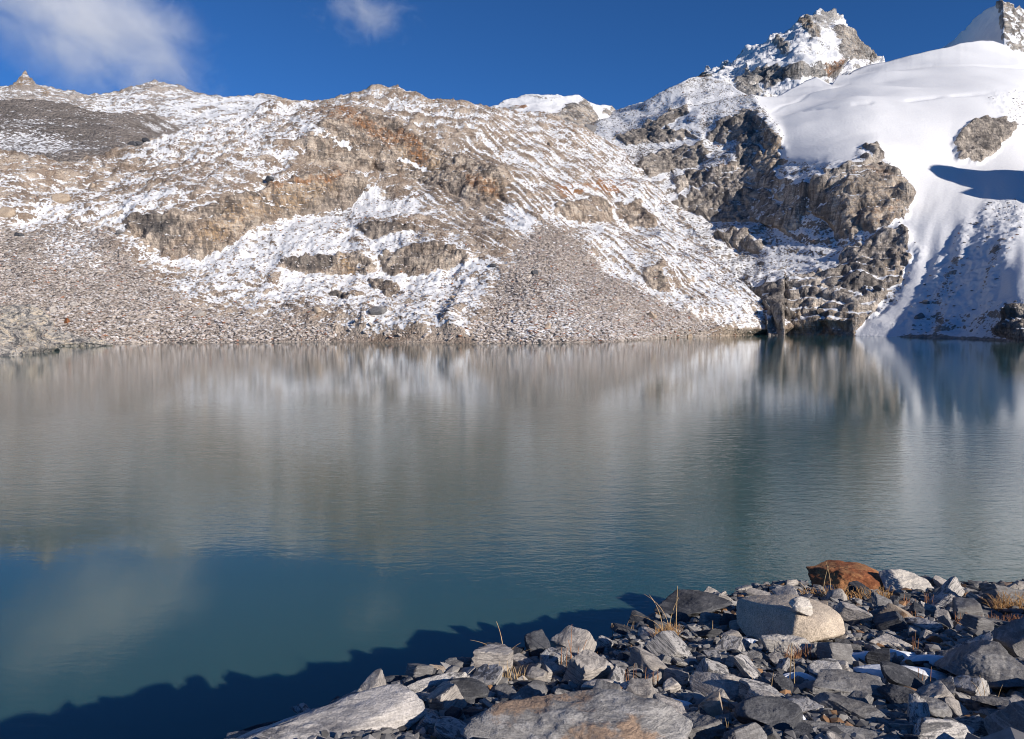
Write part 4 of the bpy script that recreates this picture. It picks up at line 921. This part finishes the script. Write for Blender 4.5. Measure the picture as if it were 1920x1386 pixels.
for (tw, shp, rel, ln), lst in buckets.items():
    lst.sort(key=lambda e: e[0])
    for i, (_, o) in enumerate(lst):
        lab = f'{tw} {shp} rock {rel} {ln}' if len(lst) == 1 else f'{tw} {shp} rock, {ORD[min(i, 9)]}nearest one {rel} {ln}'
        tag(o, lab, 'rock', 'loose rocks covering the bank')

# pebbles and chips between them
n = 15000
px = rr.uniform(420, 1960, n*3); py = 1096+304*rr.rand(n*3)**1.25
pts = []
hx, hy, T = ray(px, py)
Rr = np.full(len(px), 20.0)
for R_ in np.linspace(20, 2.4, 260):
    m = EYE+T*R_ > gz(hx*R_, hy*R_); Rr = np.where(~m, R_, Rr)      # last (nearest) range below the ground
X_, Y_ = hx*Rr, hy*Rr; bd = brow_dist(X_, Y_)
ok = (Rr < 19.9) & (bd < .5)
for a_, b_, c_, d_ in SNOWS: ok &= ((X_-a_)/c_)**2+((Y_-b_)/d_)**2 > 1.0
X_, Y_, Rr = X_[ok][:n], Y_[ok][:n], Rr[ok][:n]
q = np.stack([X_, Y_, gz(X_, Y_)], -1); szs = (.012+.05*rr.rand(len(q))**3)*(.55+Rr/11.)
pm_ = stone_field_mat('bank_chips', (.36, .34, .32), (.07, .07, .075), (.30, .17, .09), 0.)
tag(stone_field('pebbles', q, szs, pm_, 12, .7, .2), 'small grey chips and pebbles between the rocks', kind='stuff')

# the same rubble goes on over the bank outside the picture
r2 = np.random.RandomState(31); X_ = r2.uniform(-6, 26, 40000); Y_ = r2.uniform(-6, 15, 40000); Z_ = gz(X_, Y_); q = np.stack([X_, Y_, Z_], -1)
ux, uy, uf = project(q); out = (uf < .3) | (ux < 380) | (ux > 1950) | (uy > 1425)
ok = out & (brow_dist(X_, Y_) < 2.5) & (np.hypot(X_, Y_) > .9); q = q[ok][:15000]
szs = .035+.26*r2.rand(len(q))**4; tag(stone_field('bank_rubble', q, szs, pm_, 14, .7, .2), 'grey rubble covering the rest of the bank', kind='stuff')

# ------------------------------------------------------------------ single boulders on the far hillside
HB = [(115, 371, 26, 18, 'tan', 'tan boulder on the snow high above the left scree'), (14, 398, 26, 20, 'tan', 'round grey boulder resting in snow at the left border'), (171, 344, 12, 12, 'tan', 'small tan boulder above the left snow band'),
      (248, 270, 13, 10, 'dark', 'dark boulder at the foot of the scree mound, lowest of a row of three'), (261, 268, 14, 8, 'dark', 'dark boulder in the middle of the row of three under the mound'), (275, 263, 14, 9, 'dark', 'dark boulder, topmost of the row of three under the mound'),
      (371, 588, 22, 11, 'pale', 'pale flat boulder with a dark overhang on the left scree'), (126, 604, 10, 11, 'rust', 'rust-orange boulder just above the banded bedrock'), (712, 608, 34, 17, 'grey', 'grey wedge boulder low on the snowy hill foot'),
      (595, 602, 16, 12, 'tan', 'brown boulder near the shore below the snow field'), (1011, 640, 9, 8, 'dark', 'small black boulder at the waterline under the talus cone'), (1031, 276, 13, 11, 'tan', 'tan boulder on the upper right flank of the hill'),
      (1105, 243, 26, 16, 'grey', 'brown-grey boulder on the hill crest before the snowy knoll'), (1002, 515, 14, 8, 'dark', 'dark boulder in the middle of the talus cone'), (925, 500, 14, 8, 'dark', 'dark boulder at the left rim of the talus cone'),
      (1218, 596, 22, 12, 'tan', 'brown boulder near the right foot of the talus cone'), (850, 576, 13, 9, 'tan', 'reddish boulder in thin snow left of the talus cone'), (1292, 632, 12, 8, 'tan', 'pale boulder at the waterline where the cone meets the flank'),
      (225, 437, 12, 8, 'grey', 'grey boulder beside the overhanging ochre cliff'), (140, 575, 18, 9, 'pale', 'cream boulder among the scree above the banded bedrock'), (96, 586, 16, 12, 'pale', 'cream block on top of the folded bedrock'),
      (35, 436, 14, 8, 'dark', 'brown slab lying on the left scree below the snow band'), (1026, 617, 12, 16, 'tan', 'upright brown boulder above the shore under the talus cone'), (960, 628, 14, 8, 'grey', 'grey boulder near the waterline left of the upright brown one'),
      (1640, 548, 14, 9, 'dark', 'dark block on the lowest cliff ledge'), (1738, 572, 12, 9, 'grey', 'grey block in the snow right of the lowest cliff'), (1725, 598, 16, 10, 'grey', 'grey boulder in the snowy gully by the lowest cliff'), (505, 342, 16, 11, 'dark', 'dark boulder on the rim above the ochre cliff')]
for i, (px, py, wp, hp, mt, lab) in enumerate(HB):
    L_ = D if px > 1475 else A
    if lab.find('mound') >= 0: L_ = A; py = max(py, 0)
    j = int(np.clip(round((px-L_['xs'][0])/(L_['xs'][1]-L_['xs'][0])), 0, len(L_['xs'])-1)); cy = L_['Y'][:, j]; ii = int(np.argmin(np.abs(cy-(py+hp*.3))))
    p = L_['P'][ii, j]; dist = np.linalg.norm(p-np.array([0, 0, EYE]))
    V, Fc = rock_shape(700+i, 4, nrand=8, dims=(1.2, 1, .9), sharp=40)
    o = rock_obj('hillside_boulder', V, Fc, mt, (p[0], p[1], p[2]+hp/F*dist*.2), (wp/F*dist, wp*.8/F*dist, hp*1.15/F*dist), rr.uniform(-.4, .4)); tag(o, lab, 'boulder', 'single boulders on the far slopes')

# ------------------------------------------------------------------ dry grass
def grass_mat(name, c1, c2):
    k = NT(name); oi = k.noise(k.pos, 25, 2); k.b.inputs['Transmission Weight'].default_value = 0
    return k.fin(k.mix(k.sm(oi, .4, .6), c1, c2), .7)
GM = {'straw': grass_mat('dry_straw', (.62, .45, .25), (.46, .31, .16)), 'rusty': grass_mat('rusty_stalks', (.42, .20, .10), (.30, .15, .08)), 'golden': grass_mat('golden_grass', (.52, .32, .14), (.36, .20, .09))}
def grass(px, py, blades, label, mat='straw', seed=0, group='dry grass among the rocks'):
    py = py-8
    """blades: list of (dx, height, bend, thickness) in pixels of the photograph at that distance; bend sideways"""
    p, dist = hit(px, py); r = np.random.RandomState(900+seed); V = []; Fs = []
    for (dx, hh, bend, th_) in blades:
        s_ = dist/F; n = 9; t = np.linspace(0, 1, n)
        a_ = r.uniform(-.5, .5); bx, by = bend*s_*math.cos(a_), bend*s_*math.sin(a_)*.6
        cx = dx*s_+bx*t**2.2; cy = r.uniform(-.04, .04)+by*t**2.2; cz = 1.05*hh*s_*(t-.28*abs(bend)/(hh+abs(bend)+1)*t**3*1.6)-.03
        w_ = .72*th_*s_*(1-.6*t); b0 = len(V)
        for i in range(n):
            for q in range(3):
                an = q*2.094; V.append((cx[i]+w_[i]*.5*math.cos(an), cy[i]+w_[i]*.5*math.sin(an), cz[i]))
        for i in range(n-1):
            for q in range(3):
                q2 = (q+1) % 3; Fs.append((b0+i*3+q, b0+i*3+q2, b0+i*3+3+q2, b0+i*3+3+q))
    me = raw_mesh('dry_grass', np.array(V), np.array(Fs), GM[mat], True); o = bpy.data.objects.new('dry_grass_tuft', me); C.objects.link(o); o.location = p
    tag(o, label, 'grass tuft', group)
def tuft(n, h, spread, bend, seed, th=1.5):
    r = np.random.RandomState(seed); return [(r.uniform(-spread, spread), h*r.uniform(.45, 1), r.uniform(-bend, bend), th*r.uniform(.7, 1.2)) for _ in range(n)]
r_ = np.random.RandomState(4)
grass(940, 1250, [(0, 62, -55, 3.2), (4, 76, -14, 3), (10, 40, 26, 2.2), (22, 34, 34, 2.2), (-8, 20, -20, 2)], 'tall straw stems arching over the dark water at the brow', 'straw', 1)
grass(948, 1284, tuft(30, 44, 34, 10, 2, 2.2), 'short stiff straw stubble below the arching stems', 'straw', 2)
grass(1068, 1262, [(-14, 40, 0, 3), (-6, 44, 2, 3), (4, 60, -8, 3), (12, 48, 4, 3), (18, 62, 12, 3), (2, 80, 2, 3), (44, 36, 4, 2.4), (-30, 30, 2, 2.4)], 'cluster of tall cut stalks on the brow left of the dark boulder', 'rusty', 3)
grass(1248, 1212, tuft(150, 40, 20, 14, 4, 1.8), 'round golden grass cushion below the dark brow boulder', 'golden', 4)
grass(1246, 1205, [(-2, 84, -26, 2.4), (6, 80, 20, 2.4), (10, 92, -46, 2.2), (18, 96, 2, 3.2), (0, 60, -60, 2)], 'long nodding stems rising from the golden cushion', 'straw', 5)
grass(1590, 1135, tuft(260, 30, 76, 16, 6, 1.8), 'golden grass mat at the foot of the rust-red boulder', 'golden', 6)
grass(1548, 1130, [(-6, 60, 8, 2.2), (8, 66, -10, 2.2), (20, 30, 26, 2), (-30, 40, -22, 2)], 'thin curved stems before the rust-red boulder', 'straw', 7)
grass(1482, 1300, [(0, 78, 2, 4), (6, 60, -3, 3)], 'single thick pale stalk below the propped white stone', 'straw', 8)
grass(1510, 1250, tuft(60, 38, 34, 12, 9, 1.6), 'brown grass under the propped white stone', 'rusty', 9)
grass(1225, 1300, tuft(8, 56, 14, 3, 10, 2.6), 'brown stalks beside the bright cream block', 'rusty', 10)
grass(1722, 1150, tuft(16, 30, 22, 4, 11, 2.2), 'reddish stalks right of the quartz-veined rock', 'rusty', 11)
grass(1895, 1155, tuft(120, 38, 30, 24, 12, 1.6), 'drooping golden tuft by the brown-patched boulder', 'golden', 12)
grass(1640, 1168, tuft(110, 20, 66, 8, 13, 1.6), 'low reddish tufts on the gravel behind the pale flat-topped block', 'rusty', 13)
grass(1722, 1300, [(0, 36, 0, 3.2), (4, 34, 1, 3), (22, 36, 1, 2.6)], 'short orange stalks left of the undercut boulder', 'rusty', 14)
grass(1715, 1232, tuft(6, 40, 5, 2, 15, 2.4), 'brown stalk bundle by the pale flat-topped block', 'rusty', 15)
grass(1845, 1335, [(0, 50, -22, 1.6), (6, 54, -12, 1.6), (20, 40, 10, 1.6)], 'fine seed-headed stems below the undercut boulder', 'straw', 16)
grass(1350, 1385, tuft(8, 40, 16, 6, 17, 1.6), 'pale blades before the shadowed rocks at the bottom', 'straw', 17)
grass(1420, 1310, [(0, 46, -18, 2.2), (24, 40, 4, 2)], 'leaning straw blade right of the pyramid-shaped boulder', 'straw', 18)
grass(1335, 1195, [(0, 26, 0, 2.6), (30, 20, 4, 1.8)], 'short stalk left of the granite boulder', 'straw', 19)
grass(1170, 1192, tuft(9, 30, 22, 8, 20, 1.4), 'sparse dark blades at the brow left of the golden cushion', 'straw', 20)
grass(1180, 1290, tuft(7, 40, 14, 3, 21, 2.2), 'stalks behind the smooth pale cobble', 'rusty', 21)
grass(1860, 1178, tuft(90, 22, 60, 8, 22, 1.6), 'low straw tufts on the gravel at the far right of the bank', 'rusty', 22)

# ------------------------------------------------------------------ clouds
def cloud(name, px, py, R_, wpx, hpx, dens, seed, label, rot=0.0, thr=.5):
    hx, hy, T = ray(px, py); s_ = R_/F
    V, Fc = ico(3); me = raw_mesh(name, V, Fc, bpy.data.materials.new('cloud_vapour_'+str(seed))); m = me.materials[0]
    m.use_nodes = True; t = m.node_tree; t.nodes.clear()
    k = NT.__new__(NT); k.t = t; k.m = m
    out = t.nodes.new('ShaderNodeOutputMaterial'); pv = t.nodes.new('ShaderNodeVolumePrincipled'); tc = t.nodes.new('ShaderNodeTexCoord').outputs['Object']
    ln = k.n('ShaderNodeVectorMath', operation='LENGTH'); k.put(ln.inputs[0], tc)
    sh = k.mapv(tc, (1.2, 1.2, .8)); sh.node.inputs[1].default_value = (seed*3.1, 0, 0)
    nz = k.noise(sh, 2.4, 9, .7, 1.0); f = k.sm(k.add(nz, k.mul(ln.outputs['Value'], -.42)), thr-.14, thr+.24)
    edge = k.sm(ln.outputs['Value'], 1.0, .6)
    k.put(pv.inputs['Density'], k.mul(k.mul(f, edge), dens)); pv.inputs['Color'].default_value = (.985, .98, .985, 1); pv.inputs['Anisotropy'].default_value = 0
    t.links.new(pv.outputs[0], out.inputs['Volume'])
    o = bpy.data.objects.new(name, me); C.objects.link(o); o.location = (float(hx)*R_, float(hy)*R_, EYE+float(T)*R_); o.scale = (wpx*s_*.5, 60, hpx*s_*.5)
    o.rotation_euler = (0, rot, -math.atan2(float(hx), float(hy))); tag(o, label, None, None, 'stuff')
cloud('cloud', 150, 30, 1500, 580, 330, .045, 3, 'grey-white ragged cloud over the left ridge', .35, .33)
cloud('cloud', 680, 20, 1500, 340, 190, .03, 8, 'thin wispy cloud in the middle of the sky', .1, .44)

# ------------------------------------------------------------------ unseen rock spur added beyond the right edge to cast the glacier's shadow
V, Fc = rock_shape(950, 6, nrand=26, dims=(1, 1, 1), rough=.06, strata=.01)
me = raw_mesh('shadow_spur', V*np.array([166, 166, 208.]), Fc, cliff_mat, True); o = bpy.data.objects.new('shadow_spur', me); C.objects.link(o); o.location = (359, 234, 53); tag(o, 'unseen rock spur beyond the right edge, added for its shadow on the glacier', kind='structure')
for L_, a_ in ((me, 'paint'), (me, 'paint2')):
    at = L_.attributes.new(a_, 'FLOAT_COLOR', 'POINT'); c_ = np.zeros((len(V), 4), np.float32)+(.45 if a_ == 'paint' else 0); c_[:, 1:3] = 0; at.data.foreach_set('color', c_.reshape(-1))
